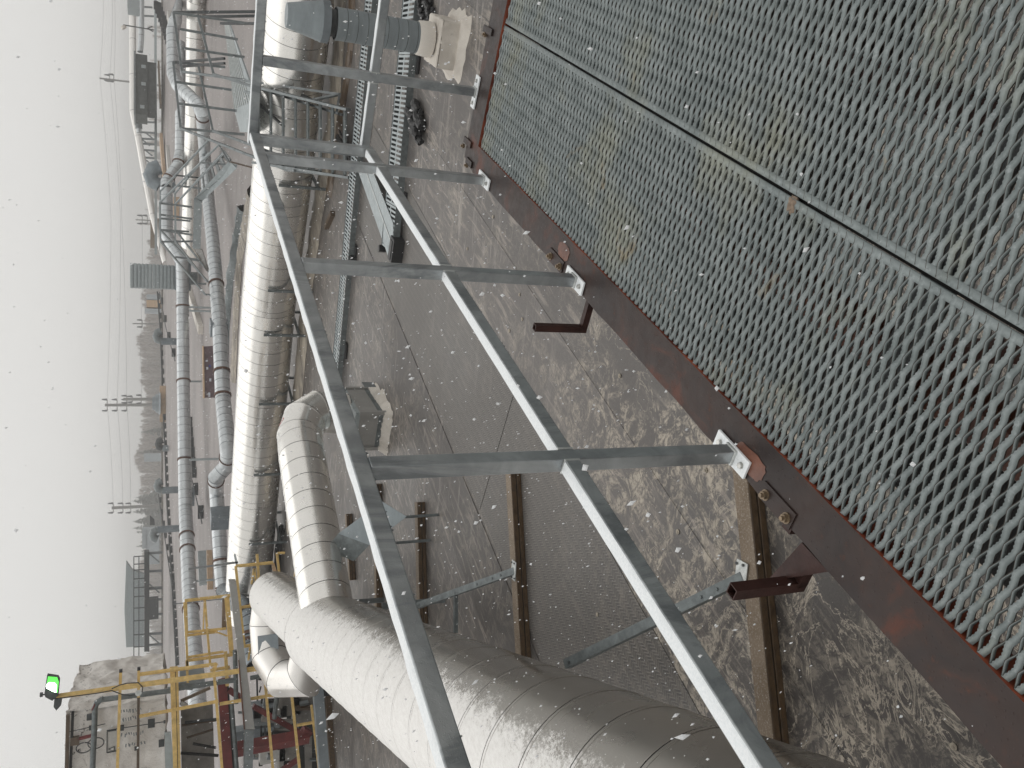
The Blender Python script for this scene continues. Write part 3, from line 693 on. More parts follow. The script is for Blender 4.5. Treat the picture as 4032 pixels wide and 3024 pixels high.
def brace(px0, px1, z1, label, legpx=None):
    a = G(*px0, ZR + .15); b = G(*px1, z1); r_ = T('duct_brace', label, 'brace', a)
    d = (b - a).normalized(); s_ = d.cross(Vector((0, 0, 1))).normalized(); u_ = s_.cross(d); mb = MB()
    w = .076; mb.frame((a + b) / 2, s_ * w / 2, u_ * .0025, (b - a) / 2)
    mb.frame((a + b) / 2 + s_ * (w / 2 - .002) - u_ * .03, s_ * .002, u_ * .03, (b - a) / 2); mb.frame((a + b) / 2 - s_ * (w / 2 - .002) - u_ * .03, s_ * .002, u_ * .03, (b - a) / 2)
    mb.build('channel', M['strut_zinc'], r_)
    bp = MB().box(a + Vector((0, .015, -.005)), (.22, .115, .008), R(-9)).build('base_plate', M['plate_zinc'], r_)
    for x, y in ((-.085, -.03), (.085, -.03), (-.085, .04), (.085, .04)): MB().cyl(a + Vector((x, .015 + y, 0)), .011, .008, 6).build('bolt', M['steel_dark'], bp)
    for k in (.12, .2, .35, .97): MB().cyl(a + d * (b - a).length * k + u_ * .003, .014, .006, 6).build('bolt', M['strut_zinc'], r_)
    if legpx:
        p = G(*legpx[0], a.z + (b.z - a.z) * .55); q_ = G(*legpx[1], p.z); MB().bar(p, q_, .05, .045).build('cross_strut', M['strut_zinc'], r_)
    return r_
brace((2921, 2272), (2222, 2615), -3.12, 'galvanised strut from the nearest timber bearer to the underside of the main duct')
brace((2023, 2247), (1640, 2385), -3.12, 'galvanised strut with a cross piece rising from the mid roof bearer', ((1794, 2330), (1794, 2490)))
for s_, lab in ((11.8, 'duct support frame under the main duct next to the branch'),):
    r_ = T('duct_support', lab, 'duct support', DP(s_, 0, ZR - DC.z))
    MB().bar(DP(s_, -.45, -.64), DP(s_, .45, -.64), .07, .06).build('cross_bar', M['strut_zinc'], r_)
    for k in (-.4, .4): MB().bar(DP(s_, k, ZR - DC.z), DP(s_, k, -.66), .06, .06).build('leg', M['strut_zinc'], r_)

# --- big white duct crossing the roof
bp_ = [(-1500 + 1500, 0)]
KX = .8667
bpath = [Vector((12.4, 15.4, -2.93)), Vector((8.29, 18.3, -2.93)), Vector((4.55, 21.5, -2.93)), Vector((-.84, 25.3, -2.93)), Vector((-5.72, 28.3, -2.93)), Vector((-9.5, 30.3, -2.93))]
def PXC(X, Y, z): return G(X, Y, z)
bpath = [G(1182, -260, -2.93), G(1182, 0, -2.93), G(1138, 420, -2.93), G(1101, 800, -2.93), G(1058, 1200, -2.93), G(1027, 1625, -2.93), G(1003, 1950, -2.93), G(985, 2200, -2.93), G(972, 2420, -2.93)]
big = T('big_duct', 'huge white clad duct crossing the whole roof from right to left on low legs', 'duct', Vector((2, 23, ZR)))
duct(big, bpath, .715, .36, M['cladding'], nseg=48, skew=.16)
patch(big, G(1067, 1036, -2.93) + Vector((-.02, -.73, .30)), Vector((-.45, -.8, .42)), .60, .58, M['panel_grey'], 'access_plate')
for Y in (40, 690, 1100, 1270, 1536, 1812, 2077, 2290):
    t_ = min(range(len(bpath) - 1), key=lambda i: abs((i)))
    # legs follow the duct: find the axis point seen at this Y
    best = None
    for i in range(len(bpath) - 1):
        for k in range(40):
            p = bpath[i] + (bpath[i + 1] - bpath[i]) * (k / 40); pv_ = Vector(p); fw = pv_.y * cp - pv_.z * sp; yy_ = 1512 - FPX * pv_.x / fw
            if best is None or abs(yy_ - Y) < best[0]: best = (abs(yy_ - Y), p)
    p = best[1]; mb = MB(); n_ = Vector((-.5, -.86, 0))
    mb.bar((p.x + n_.x * .80, p.y + n_.y * .8, ZR), (p.x + n_.x * .80, p.y + n_.y * .8, -2.75), .06, .06); mb.bar((p.x - n_.x * .7, p.y - n_.y * .7, ZR), (p.x - n_.x * .7, p.y - n_.y * .7, -3.2), .06, .06)
    mb.bar(p + n_ * .8 + Vector((0, 0, -.76)), p - n_ * .75 + Vector((0, 0, -.76)), .06, .06); mb.build('leg_frame', M['strut_zinc'], big)
# --- raised kerbs (covered joints in the roof) before and behind the big duct, broken dark gap beside each
def kerb(pts, w, h, label, mat, side=-1):
    pts = [Vector(p) for p in pts]; r_ = T('roof_kerb', label, 'roof kerb', pts[len(pts) // 2])
    P = []
    for a, b in zip(pts, pts[1:]):
        for k in range(12): P.append(a + (b - a) * k / 12)
    P.append(pts[-1]); vs = []
    for i, p in enumerate(P):
        d = (P[min(i + 1, len(P) - 1)] - P[max(i - 1, 0)]).normalized(); n = Vector((-d.y, d.x, 0)); j = lambda s_: random.uniform(-s_, s_); z0 = roofz(p.y)
        for o_, z in ((-w * .62, .006), (-w * .42, h * .6), (-w * .15, h), (w * .2, h * .92), (w * .45, h * .55), (w * .66, .006)): vs.append(Vector((p.x, p.y, z0 + z * random.uniform(.85, 1.15))) + n * (o_ + j(.05)))
    k = 6; fs = [(i * k + q, i * k + q + 1, (i + 1) * k + q + 1, (i + 1) * k + q) for i in range(len(P) - 1) for q in range(k - 1)]
    MB().add(vs, fs).build('kerb_body', mat, r_, True)
    return r_
kerb([G(1345, -300, ZR), G(1345, 100, ZR), G(1320, 450, ZR), G(1262, 800, ZR), G(1215, 1150, ZR), G(1175, 1600, ZR), G(1150, 2100, ZR)], .72, .16, 'pale mud-caked roof kerb running in front of the big white duct', M['mud_kerb'])
kerb([G(1400, -300, ZR), G(1385, 200, ZR), G(1335, 560, ZR), G(1300, 760, ZR)], .30, .10, 'short brown kerb parallel to the pale one near the climbing stair', M['timber_wet'])
kerb([G(1010, 760, ZR), G(975, 1000, ZR), G(960, 1300, ZR), G(955, 1500, ZR)], .8, .2, 'mud-caked kerb behind the big white duct', M['mud_kerb'])
kerb([G(985, 820, ZR), G(950, 1080, ZR), G(935, 1300, ZR), G(930, 1560, ZR)], .35, .3, 'grey sheet-covered kerb behind the big white duct', M['strut_zinc'])
def bundle(pts, r, n, label, cat='cable bundle', mat='black_rubber'):
    r_ = None; mb = MB()
    for k in range(n):
        o_ = Vector((random.uniform(-.13, .13), random.uniform(-.16, .16), random.uniform(.02, .14))); P = []
        for a, b in zip(pts, pts[1:]):
            for q in range(6): P.append(a + (b - a) * q / 6 + o_ + Vector((0, random.uniform(-.05, .05), random.uniform(-.01, .03))))
        mb.tube(P + [pts[-1] + o_], r * random.uniform(.7, 1.3), 7)
    o = mb.build('cable_bundle', M[mat], None, True); tag(o, label, cat); return o
bundle([G(930, 640, ZR), G(960, 690, ZR), G(965, 760, ZR), G(950, 850, ZR), G(938, 1000, ZR), G(930, 1130, ZR)], .035, 14, 'tangle of black cables lying behind the big duct by the foot of the stair')
bundle([G(925, 1260, ZR), G(912, 1330, ZR), G(915, 1420, ZR), G(905, 1560, ZR)], .05, 10, 'black cable bundle behind the big duct left of the blank panel')
bundle([G(1120, 2080, ZR), G(1105, 2180, ZR), G(1100, 2290, ZR)], .05, 12, 'black cables under the big duct near the yellow rails')
bundle([G(1350, 540, ZR), G(1395, 600, ZR), G(1400, 640, ZR)], .03, 8, 'black cables at the foot of the climbing stair')

# --- slotted steel planks laid as roof walkways
def slotted(edge_px, width, label, ext=(0, 0), z=ZR + .16, ytar=None, tick=False):
    (X1, Y1), (X2, Y2) = edge_px; a = G(X1, Y1, z); b = G(X2, Y2, z); d = (b - a).normalized(); a -= d * ext[0]; b += d * ext[1]
    n = Vector((-d.y, d.x, 0)); n = n if n.y > 0 else -n; r_ = T('slotted_walkway', label, 'roof walkway', Vector((a.x, a.y, ZR)))
    L = (b - a).length; mod = 2.4; k = int(math.ceil(L / mod))
    for i in range(k):
        s0, s1 = i * mod, min(L, (i + 1) * mod) - .012; mb = MB()
        def bx_(sa, sb, o0, o1, z0, z1):
            vs = [a + d * s + n * o_ + Vector((0, 0, zz)) for zz in (z0, z1) for s, o_ in ((sa, o0), (sb, o0), (sb, o1), (sa, o1))]
            mb.add(vs, [(3, 2, 1, 0), (4, 5, 6, 7), (0, 1, 5, 4), (1, 2, 6, 5), (2, 3, 7, 6), (3, 0, 4, 7)])
        for o0, o1 in ((0, .035), (width / 2 - .03, width / 2 + .03), (width - .035, width)): bx_(s0, s1, o0, o1, -.003, 0)
        nb = int((s1 - s0) / .075)
        for j in range(nb + 1):
            s = s0 + (s1 - s0 - .036) * j / nb
            bx_(s, s + .036, .035, width / 2 - .03, -.003, 0); bx_(s, s + .036, width / 2 + .03, width - .035, -.003, 0)
        mb.build('slotted_plank', M['cover_sheet'], r_)
        mb = MB(); bx_(s0, s1, -.004, 0, -.10, .012); bx_(s0, s1, width, width + .004, -.10, .012); mb.build('side_rail', M['strut_zinc'], r_)
    for s in np.arange(.5, L, 2.2):
        c = a + d * s + n * .05; MB().box((c.x, c.y, (ZR + z - .1) / 2 + .0), (.34, .22, z - .1 - ZR), math.atan2(d.y, d.x)).build('rubber_foot', M['black_rubber'], r_, False, .02)
    return r_
slotted(((1636, 0), (1545, 1000)), .74, 'slotted galvanised roof walkway with open slots nearest the vent pipe', (4, .0))
slotted(((1380, 940), (1322, 1560)), .62, 'slotted roof walkway farther back, disappearing behind the big steel railing', (4.6, .3))
rp = T('cover_ramp', 'plain grey sheet ramp joining the two slotted roof walkways', 'ramp', G(1490, 850, ZR))
z_ = ZR + .2; P4_ = [G(1398, 640, z_), G(1462, 660, z_), G(1548, 880, z_ - .03), G(1546, 1000, z_ - .05), G(1527, 1006, z_ - .05)]
sheet(P4_, .005, 'sheet', M['cover_sheet'], rp); 
sheet([G(1432, 655, z_ + .007), G(1435, 655, z_ + .007), G(1539, 950, z_ - .033), G(1536, 950, z_ - .033)], .004, 'fold', M['plate_zinc'], rp)
for X, Y in ((1405, 700), (1520, 980), (1530, 860)): p = G(X, Y, ZR); MB().box((p.x, p.y, ZR + .07), (.12, .12, .14)).build('foot', M['black_rubber'], rp)
def block(X, Y, w, d_, h, rz, label):
    p = G(X, Y, ZR); o = MB().box((0, 0, h / 2), (w, d_, h), rz).box((0, 0, h + .004), (w * .8, d_ * .5, .02), rz).build('rubber_block', M['black_rubber'], None, False, .02); o.location = p; tag(o, label, 'rubber block', 'black rubber blocks on the roof')
block(1583, 985, .42, .26, .2, R(-30), 'black rubber block at the left end of the near slotted walkway')
block(1400, 1030, .3, .25, .14, R(-30), 'black rubber block between the tall post and the far slotted walkway')
block(1352, 1400, .5, .22, .12, R(-30), 'long black rubber block at the left end of the far slotted walkway')
block(1455, 520, .4, .2, .12, R(-30), 'black rubber block under the corner of the guard railing')
bundle([G(1690, -40, ZR), G(1700, 20, ZR), G(1712, 60, ZR)], .03, 8, 'black cable heap at the edge of the near slotted walkway')
bundle([G(1640, 440, ZR), G(1655, 480, ZR), G(1670, 540, ZR)], .05, 9, 'black rubber scrap heap beside the near slotted walkway')
# tapered duct stand-off timber lying by the kerb, loose profile bars
for (p1, p2, lab) in (((1285, 895), (1310, 840), 'brown timber offcut by the pale kerb'),):
    a, b = G(*p1, ZR + .05), G(*p2, ZR + .05); o = MB().bar(a, b, .12, .1).build('timber_offcut', M['timber_wet']); tag(o, lab, 'timber')

# --- vent pipe with cowl (top right of the picture's side)
vp = T('vent_pipe', 'upright grey vent pipe with a conical cowl on a lumpy cream foam base', 'vent pipe', G(1790, 185, ZR))
base = G(1800, 175, ZR); bxy = Vector((base.x, base.y, 0))
def VZ(z): return Vector((bxy.x, bxy.y, z))
def ztop(X): v = ray(X, 120); return v.z / v.y * bxy.y
z1 = ztop(1640); z2 = ztop(1318); z3 = ztop(1292); z4 = ztop(1262); z5 = ztop(1127)
duct(vp, [VZ(z1 - .1), VZ(z2)], .205, .14, M['vent_grey'], 'pipe_segment', 40, .006)
MB().tube([VZ(z2), VZ(z3)], .17, 40).build('neck', M['steel_dark'], vp, True)
MB().tube([VZ(z3), VZ(z4)], [.262, .262], 44).build('cowl_rim', M['spiral_dark'], vp, True)
MB().tube([VZ(z4), VZ(z5)], [.255, .15], 44).build('cowl', M['vent_grey'], vp, True)
MB().tube([VZ(ZR + .38), VZ(ZR + .42), VZ(z1 - .02), VZ(z1)], [.225, .235, .222, .21], 40).build('foam_sleeve', M['foam_clean'], vp, True)
qq = [bxy + Vector((math.cos(R(a)), math.sin(R(a)), 0)) * .44 for a in (15, 105, 195, 285)]
mb = MB(); mb.add(*prism(qq, ZR + .03, ZR + .36, .0)); fb = mb.build('foam_base', M['foam'], vp, True, .05)
sb_ = fb.modifiers.new('s', 'SUBSURF'); sb_.levels = 4; sb_.render_levels = 4; sb_.subdivision_type = 'SIMPLE'; fb.modifiers.move(1, 0)
tx = bpy.data.textures.new('lumps', 'CLOUDS'); tx.noise_scale = .12; dm = fb.modifiers.new('d', 'DISPLACE'); dm.texture = tx; dm.strength = .022
ragged(qq, .16, .10, 'foam_collar', M['foam'], vp, n=8)

# ================================================================== crossover stair and bridge in front of the big duct
def up_to(p, X, Y=None):                         # height on the upright through p that is sighted at picture column X
    v = ray(X, Y if Y is not None else 1512 - FPX * p.x / (p.y * cp - p.z * sp)); return Vector((p.x, p.y, v.z / v.y * p.y))
def pbar(root, X1, Y1, y1, X2, Y2, y2, w, mat, name, h=None):
    return MB().bar(GY(X1, Y1, y1), GY(X2, Y2, y2), w, h or w).build(name, M[mat] if isinstance(mat, str) else mat, root)
sa = T('crossover_stair', 'dark galvanised stair and ribbed footbridge with tall handrails climbing over the big white duct', 'stair', G(1390, 560, ZR))
zd = -2.05
deck = [G(885, 88, zd), G(900, 84, zd), G(985, 330, zd), G(1000, 520, zd), G(945, 520, zd), G(922, 430, zd)]
sheet(deck, .04, 'deck', M['cover_sheet'], sa)
for k in range(9):
    f = (k + .5) / 9; a = deck[0].lerp(deck[1], f); b = deck[5].lerp(deck[2], f) if k < 0 else G(922, 430, zd).lerp(G(990, 400, zd), f)
    MB().bar(a + Vector((0, 0, .012)), b + Vector((0, 0, .012)), .03, .022).build('deck_rib', M['plate_zinc'], sa)
yb = G(950, 250, zd).y
for (Xb, Yb, Xt, Yt) in ((975, 92, 683, 49), (936, 155, 708, 114), (963, 225, 713, 188), (985, 318, 716, 282)):
    y_ = 20.9; pbar(sa, Xb, Yb, y_, Xt, Yt, y_, .052, 'steel_grey', 'post')
for a in ((683, 49, 716, 282), (778, 58, 841, 292)): pbar(sa, a[0], a[1], 20.9, a[2], a[3], 20.9, .055, 'steel_grey', 'rail')
for (Xb, Yb, Xt, Yt) in ((887, 264, 682, 244), (912, 354, 690, 322), (938, 437, 698, 407), (963, 530, 710, 505)): pbar(sa, Xb, Yb, 23.2, Xt, Yt, 23.2, .055, 'steel_grey', 'post')
for a in ((682, 244, 711, 505), (781, 258, 838, 515)): pbar(sa, a[0], a[1], 23.2, a[2], a[3], 23.2, .055, 'steel_grey', 'rail')
for a in ((683, 49, 23, 1020, 46, 21.5), (800, 66, 23, 1040, 62, 21.5), (870, 92, 22.5, 1040, 93, 21)): pbar(sa, *a, .06, 'steel_dark', 'far_rail')
for a in ((683, 246, 23.3, 884, 230, 21.5), (716, 262, 23.3, 884, 249, 21.5)): pbar(sa, *a, .055, 'steel_dark', 'far_rail')
YT, YB = 19.35, 17.3
def sy(X): return YT + (YB - YT) * (X - 1010) / 350
for a in ((716, 282, 20.9, 1337, 371, 17.9), (841, 292, 20.6, 1348, 452, 17.5), (711, 505, 20.9, 1131, 670, 18.9), (1131, 670, 18.9, 1370, 697, 17.4), (838, 515, 20.6, 1218, 655, 18.3)):
    pbar(sa, *a, .05, 'steel_grey', 'handrail')
for a in ((1337, 371, 17.9, 1325, 445, 17.4), (1212, 398, 18.2, 1337, 371, 17.9), (1131, 670, 18.9, 1160, 672, 18.3), (965, 361, 19.7, 1005, 372, 19.4), (982, 611, 19.7, 1020, 620, 19.3)): pbar(sa, *a, .05, 'steel_grey', 'handrail_post')
pbar(sa, 1002, 340, 19.4, 1372, 432, 17.2, .05, 'steel_grey', 'stringer', .16); pbar(sa, 1002, 640, 19.4, 1380, 700, 17.2, .05, 'steel_grey', 'stringer', .16)
for k in range(8):
    X = 1018 + k * 48.5; Yr = 344 + k * 12.2; Yl = 640 + k * 7.5
    a = GY(X, Yr, sy(X)); b = GY(X + 6, Yl, sy(X)); b.z = a.z; 
    MB().bar(a, b, .22, .035).build('tread', M['strut_zinc'], sa)
pbar(sa, 1010, 330, 19.6, 1262, 330, 19.6, .06, 'steel_grey', 'leg'); pbar(sa, 1010, 640, 19.6, 1240, 668, 19.6, .06, 'steel_grey', 'leg')
pbar(sa, 1010, 400, 19.5, 1120, 500, 19.3, .05, 'steel_dark', 'brace'); pbar(sa, 1235, 396, 18.6, 1120, 340, 19.5, .05, 'steel_dark', 'brace')
rd = MB().tube([GY(1030, 151, 22), GY(1034, 208, 22)], .06, 10).build('red_valve', M['red_paint'], sa, True)
# second stair crossing the smaller pipes
sb = T('crossover_stair', 'lighter galvanised stair with side plates climbing left over the smaller pipes, with a short bridge', 'stair', GR(925, 640))
def pl(root, pts, y, name, mat): return sheet([GY(X, Y, yy) for (X, Y), yy in zip(pts, y)], .05, name, M[mat], root)
pl(sb, [(903, 632), (934, 648), (932, 662), (812, 776), (795, 793), (764, 782)], [33, 33, 33, 35, 35, 35], 'side_plate', 'cover_sheet')
pl(sb, [(880, 592), (888, 612), (780, 705), (766, 716)], [34.2, 34.2, 36, 36], 'side_plate', 'steel_grey')
for k in range(7):
    f = k / 6.5; a = GY(908 - 135 * f, 640 + 140 * f, 33.1 + 2 * f); b = GY(884 - 112 * f, 606 + 108 * f, 34.1 + 2 * f); MB().bar(a, b, .24, .05).build('tread', M['steel_grey'], sb)
for a in ((819, 554, 34.2, 632, 752, 36), (862, 570, 33, 629, 798, 35), (824, 600, 34.2, 689, 762, 36), (881, 603, 33, 690, 804, 35)): pbar(sb, *a, .06, 'cover_sheet', 'handrail')
for a in ((632, 752, 36, 632, 952, 36), (629, 798, 35, 630, 905, 35), (689, 762, 36, 690, 950, 36), (690, 804, 35, 692, 905, 35)): pbar(sb, *a, .06, 'cover_sheet', 'rail')
for a in ((862, 570, 33, 905, 640, 33), (790, 640, 33.6, 892, 648, 33.4), (690, 690, 34.3, 784, 700, 36), (690, 730, 34.7, 792, 742, 34.6), (630, 800, 35, 757, 815, 35), (632, 845, 35, 757, 862, 35), (632, 905, 35, 757, 925, 35), (632, 860, 36, 750, 870, 36), (632, 952, 36, 760, 950, 36), (632, 905, 36, 745, 912, 36)): pbar(sb, *a, .06, 'steel_grey', 'post')
pl(sb, [(764, 782), (796, 790), (790, 980), (759, 978)], [35, 35, 35, 35], 'bridge_beam', 'cover_sheet')
pl(sb, [(760, 975), (795, 985), (822, 1062), (816, 1072)], [35, 35, 37.5, 37.5], 'side_plate', 'panel_grey')
for a in ((632, 950, 35, 808, 1160, 38.5), (632, 905, 36, 822, 1112, 39), (690, 950, 35, 816, 1110, 37.6), (693, 908, 36, 820, 1070, 38)): pbar(sb, *a, .06, 'cover_sheet', 'handrail')
for a in ((808, 1160, 38.5, 830, 1160, 38.5), (742, 1020, 37.3, 800, 1030, 37.2), (690, 1012, 36.6, 778, 1022, 36.6), (770, 1116, 38, 812, 1118, 38)): pbar(sb, *a, .06, 'steel_grey', 'post')
pbar(sb, 903, 636, 33, 995, 660, 32.5, .05, 'timber_wet', 'kick_board')
# ================================================================== smaller pipes farther back
def pipe(name, label, pts, r, mat, spacing, rings=(), legs=(), nseg=20, dark=None):
    root = T(name, label, 'pipe', pts[len(pts) // 2] * 1)
    duct(root, pts, r, spacing, M[mat], 'pipe_shell', nseg, .03, one=True, dark=M[dark or 'spiral_dark'])
    for (X, Y) in rings:
        best = None
        for a, b in zip(pts, pts[1:]):
            for k in range(30):
                p = a.lerp(b, k / 30); fw = p.y * cp - p.z * sp; Yy = 1512 - FPX * p.x / fw; Xx = 2016 - FPX * (p.y * sp + p.z * cp) / fw
                d_ = abs(Yy - Y) + .3 * abs(Xx - X)
                if best is None or d_ < best[0]: best = (d_, p, (b - a).normalized())
        band(root, best[1], best[2], r * 1.12, .09, M['flange_rust'])
    for (X, Y, Xb, Yb) in legs:
        g = GR(Xb, Yb); MB().bar(g, up_to(g, X, Y), .09, .09).build('leg', M['cover_sheet'], root)
    return root
Z2 = -2.6
s2 = [G(709, -120, Z2), G(707, 0, Z2), GY(690, 85, 44), GY(680, 120, 44), GY(682, 290, 43), GY(700, 335, 42), GY(782, 412, 40), GY(798, 450, 39.5), G(806, 600, Z2), G(822, 800, Z2), G(838, 950, Z2), G(852, 1120, Z2), G(866, 1300, Z2), G(878, 1575, Z2), G(900, 1790, Z2), GY(893, 1835, 34.6), GY(850, 1880, 34.8), G(852, 1930, -2.55), G(862, 2080, -2.6), G(872, 2240, -2.65), G(880, 2325, -2.7)]
pipe('spiral_pipe', 'grey spiral-seamed pipe just behind the big white duct, stepping and kinking to the left', s2, .30, 'spiral_pipe', .42,
     rings=((798, 455), (858, 1120), (872, 1460), (878, 1560), (900, 1800), (848, 1890), (870, 2210), (880, 2315)), legs=())
s2b = [G(880, 2325, -2.7), GY(905, 2350, 29), GY(958, 2392, 27), GY(985, 2440, 26.5), GY(990, 2545, 26), GY(1010, 2620, 25.5)]
pipe('spiral_pipe', 'dark wrapped continuation of a pipe dropping into the pit behind the yellow rails', s2b, .30, 'spiral_dark', .3, rings=((975, 2415), (990, 2500), (992, 2525)), dark='black_rubber')
Z1 = -1.87
s1 = [GY(655, 740, 60), GY(656, 925, 60), GY(716, 1032, 59), G(719, 1150, Z1), G(722, 1500, Z1), G(730, 2000, Z1), G(746, 2325, Z1), G(766, 2590, Z1), G(792, 3000, Z1), G(800, 3200, Z1)]
pipe('spiral_pipe', 'long straight grey spiral-seamed pipe far across the roof, left of the corrugated stack', s1, .40, 'spiral_pipe', .55,
     rings=((722, 1210), (724, 1505), (726, 1805), (737, 2110), (742, 2165), (758, 2400)), legs=((745, 1208, 830, 1212), (745, 1222, 830, 1226), (745, 1498, 792, 1502), (745, 1797, 880, 1806), (760, 2260, 835, 2230), (765, 2280, 845, 2282)))
pipe('spiral_pipe', 'short raised length of grey pipe with two elbows behind the lighter stair', [GY(712, 440, 62), GY(710, 600, 62), GY(700, 650, 61.5), GY(655, 715, 61), GY(655, 742, 60.5)], .36, 'spiral_pipe', .5, rings=((706, 640), (662, 700)), dark='spiral_dark')
pipe('spiral_pipe', 'grey pipe low behind the footbridge handrails, reaching the frame on the right', [G(712, 170, -2.1), G(714, 300, -2.1), G(714, 450, -2.1)], .33, 'spiral_pipe', .5)
MB().frame(G(720, 1082, -1.9), Vector((1.0, -.2, 0)), Vector((.1, .5, 0)), Vector((0, 0, .5))).build('junction_box', M['spiral_dark'], None); o = bpy.data.objects['junction_box']; tag(o, 'grey box at the foot of the corrugated stack', 'junction box')
def jbox(X, Y, y, w, h, label):
    p = GY(X, Y, y); o = MB().box((0, 0, 0), (w, .75, h), R(-20)).build('pipe_box', M['spiral_dark']); o.location = p; tag(o, label, 'pipe box', 'boxes built round the grey pipes')
jbox(862, 1290, 37.3, .62, .72, 'plain sheet box round the nearer grey pipe beside the violet panel'); jbox(868, 2040, 34.2, .62, .72, 'plain sheet box round the nearer grey pipe towards the yellow rails'); jbox(735, 1955, 56, 1.0, .9, 'pale sheet box round the far straight pipe')
w2 = [G(790, -200, -2.6), G(776, 0, -2.6), G(768, 450, -2.6), G(754, 800, -2.6), G(747, 965, -2.6)]
rw = T('white_pipe', 'fat white pipe lying behind the footbridge and stairs on the right', 'pipe', w2[2]); duct(rw, w2, .62, 2.2, M['cladding'], 'pipe_shell', 32, .03, cap1=True)
w1 = [GY(519, -60, 128), GY(522, 20, 128), GY(524, 440, 124), GY(545, 540, 122), GY(572, 690, 120), GY(603, 850, 116), GY(655, 1040, 108)]
rw = T('white_pipe', 'slender white pipe on trestles along the horizon, sloping down to the stack', 'pipe', w1[3]); duct(rw, w1, .43, 6, M['cladding_white'], 'pipe_shell', 20, .05, cap1=True)
for X, Y, Xb in ((525, 25, 600), (530, 60, 606), (530, 478, 612), (545, 520, 612), (550, 545, 612), (553, 565, 612), (560, 590, 612), (566, 620, 614), (575, 655, 614), (590, 700, 640)):
    pbar(rw, X, Y, 122, Xb, Y + 4, 122, .22, 'steel_grey', 'trestle_leg')
for X, Y in ((600, 530), (590, 560), (600, 600), (604, 640)): pbar(rw, X - 30, Y - 10, 122, X, Y + 14, 122, .16, 'steel_grey', 'trestle_brace')
pbar(rw, 612, 0, 121.8, 614, 1000, 110, .3, 'cover_sheet', 'trestle_sill')
gp = T('grey_pipe', 'bluish grey pipe just under the white horizon pipe at the right edge', 'pipe', GY(557, 60, 118)); duct(gp, [GY(557, -80, 118), GY(557, 140, 118), GY(552, 205, 118)], .34, 5, M['spiral_pipe'], 'pipe_shell', 16, .05, one=True)
gp = T('grey_pipe', 'short grey pipe stub left of the dark shed below the white horizon pipe', 'pipe', GY(545, 480, 118)); duct(gp, [GY(543, 430, 118), GY(548, 525, 118)], .3, 5, M['spiral_pipe'], 'pipe_shell', 16, .05, one=True, cap1=True)
band(gp, GY(546, 494, 118), GY(548, 525, 118) - GY(543, 430, 118), .42, .8, M['steel_grey'])
# corrugated stack
st = T('corrugated_stack', 'square corrugated sheet metal stack standing above the far roof', 'stack', GY(702, 1085, 60))
yS = 62.; A = GY(510, 1032, yS); B = GY(510, 1128, yS); zb = GY(700, 1085, yS).z; n_ = 13; H_ = (A.z - zb) / n_
wx = (A.x - B.x); cx_ = (A.x + B.x) / 2
for k in range(n_):
    z0 = zb + k * H_; mb = MB().box((cx_, yS + wx / 2, z0 + H_ * .5), (wx * (1 if k else 1.0), wx, H_ - .07), R(-4)); mb.box((cx_, yS + wx / 2, z0 + .02), (wx * .965, wx * .965, .08), R(-4)); mb.build('stack_panel', M['cover_sheet'], st, False, .02)
MB().box((cx_, yS + wx / 2, zb - 1.2), (wx * .5, wx * .5, 2.4)).build('stack_foot', M['steel_grey'], st)
# goosenecks
def goose(Xt, Xb, Y, y, w, side, label, mat='steel_grey'):
    a = GY(Xb, Y, y); t_ = GY(Xt, Y, y); rr = w / 3270 * y * 1.04 / 2; root = T('gooseneck_vent', label, 'roof vent', a, 'goosenecked roof vents')
    x = a.x; top = t_.z - rr; k = rr * 1.25
    path = [Vector((x, a.y, a.z)), Vector((x, a.y, top - k)), Vector((x + side * k * .35, a.y, top - k * .25)), Vector((x + side * k * 1.1, a.y, top)), Vector((x + side * k * 1.9, a.y, top - k * .3)), Vector((x + side * k * 2.2, a.y, top - k * 1.0))]
    MB().tube(path[:2], rr, 18, False).build('riser', M['spiral_dark'], root, True)
    MB().tube(path[1:], [rr, rr, rr, rr * 1.05, rr * 1.15], 18, False).build('elbow', M[mat], root, True)
    MB().tube([path[-1] + (path[-1] - path[-2]) * .02, path[-1] + (path[-1] - path[-2]) * .04], rr * 1.08, 18).build('mouth', M['pit_dark'], root)
goose(564, 690, 735, 63, 46, 1, 'large dark goosenecked vent in front of the white horizon pipe', 'spiral_dark')
goose(600, 702, 1345, 64, 25, 1, 'goosenecked vent in front of the bare forest, left of the corrugated stack')
goose(609, 664, 1765, 100, 22, 1, 'short dark goosenecked vent on the far roof', 'steel_dark')
goose(604, 705, 1928, 66, 24, 1, 'goosenecked vent with a closed cap, right of the pair near the pylon')
goose(586, 708, 2080, 66, 24, -1, 'goosenecked vent facing left beside the gantry')
# dark shed on the horizon
sh_ = T('dark_shed', 'dark green-grey shed with an overhanging upper storey on the far roof', 'shed', GY(613, 335, 112))
a, b = GY(545, 212, 112), GY(545, 450, 112); zt, zm_, zb = GY(534, 330, 112).z, GY(580, 330, 112).z, GY(615, 330, 112).z
MB().box(((a.x + b.x) / 2, 114, (zt + zm_) / 2), (a.x - b.x, 4, zt - zm_)).build('upper_storey', M['shed_dark'], sh_)
a2, b2 = GY(600, 241, 112), GY(600, 428, 112); MB().box(((a2.x + b2.x) / 2, 114.2, (zb + zm_) / 2), (a2.x - b2.x, 3.6, zm_ - zb - .02)).build('lower_storey', M['shed_dark'], sh_)
MB().box(((a.x + b.x) / 2, 113.9, zt + .1), (a.x - b.x + .4, 4.4, .18)).build('roof', M['steel_grey'], sh_)
for X, Y, Yw in ((565, 262, 8), (565, 330, 8), (560, 420, 10)): MB().box(GY(X, Y, 111.95), (.4, .06, .5)).build('window', M['cover_sheet'], sh_)
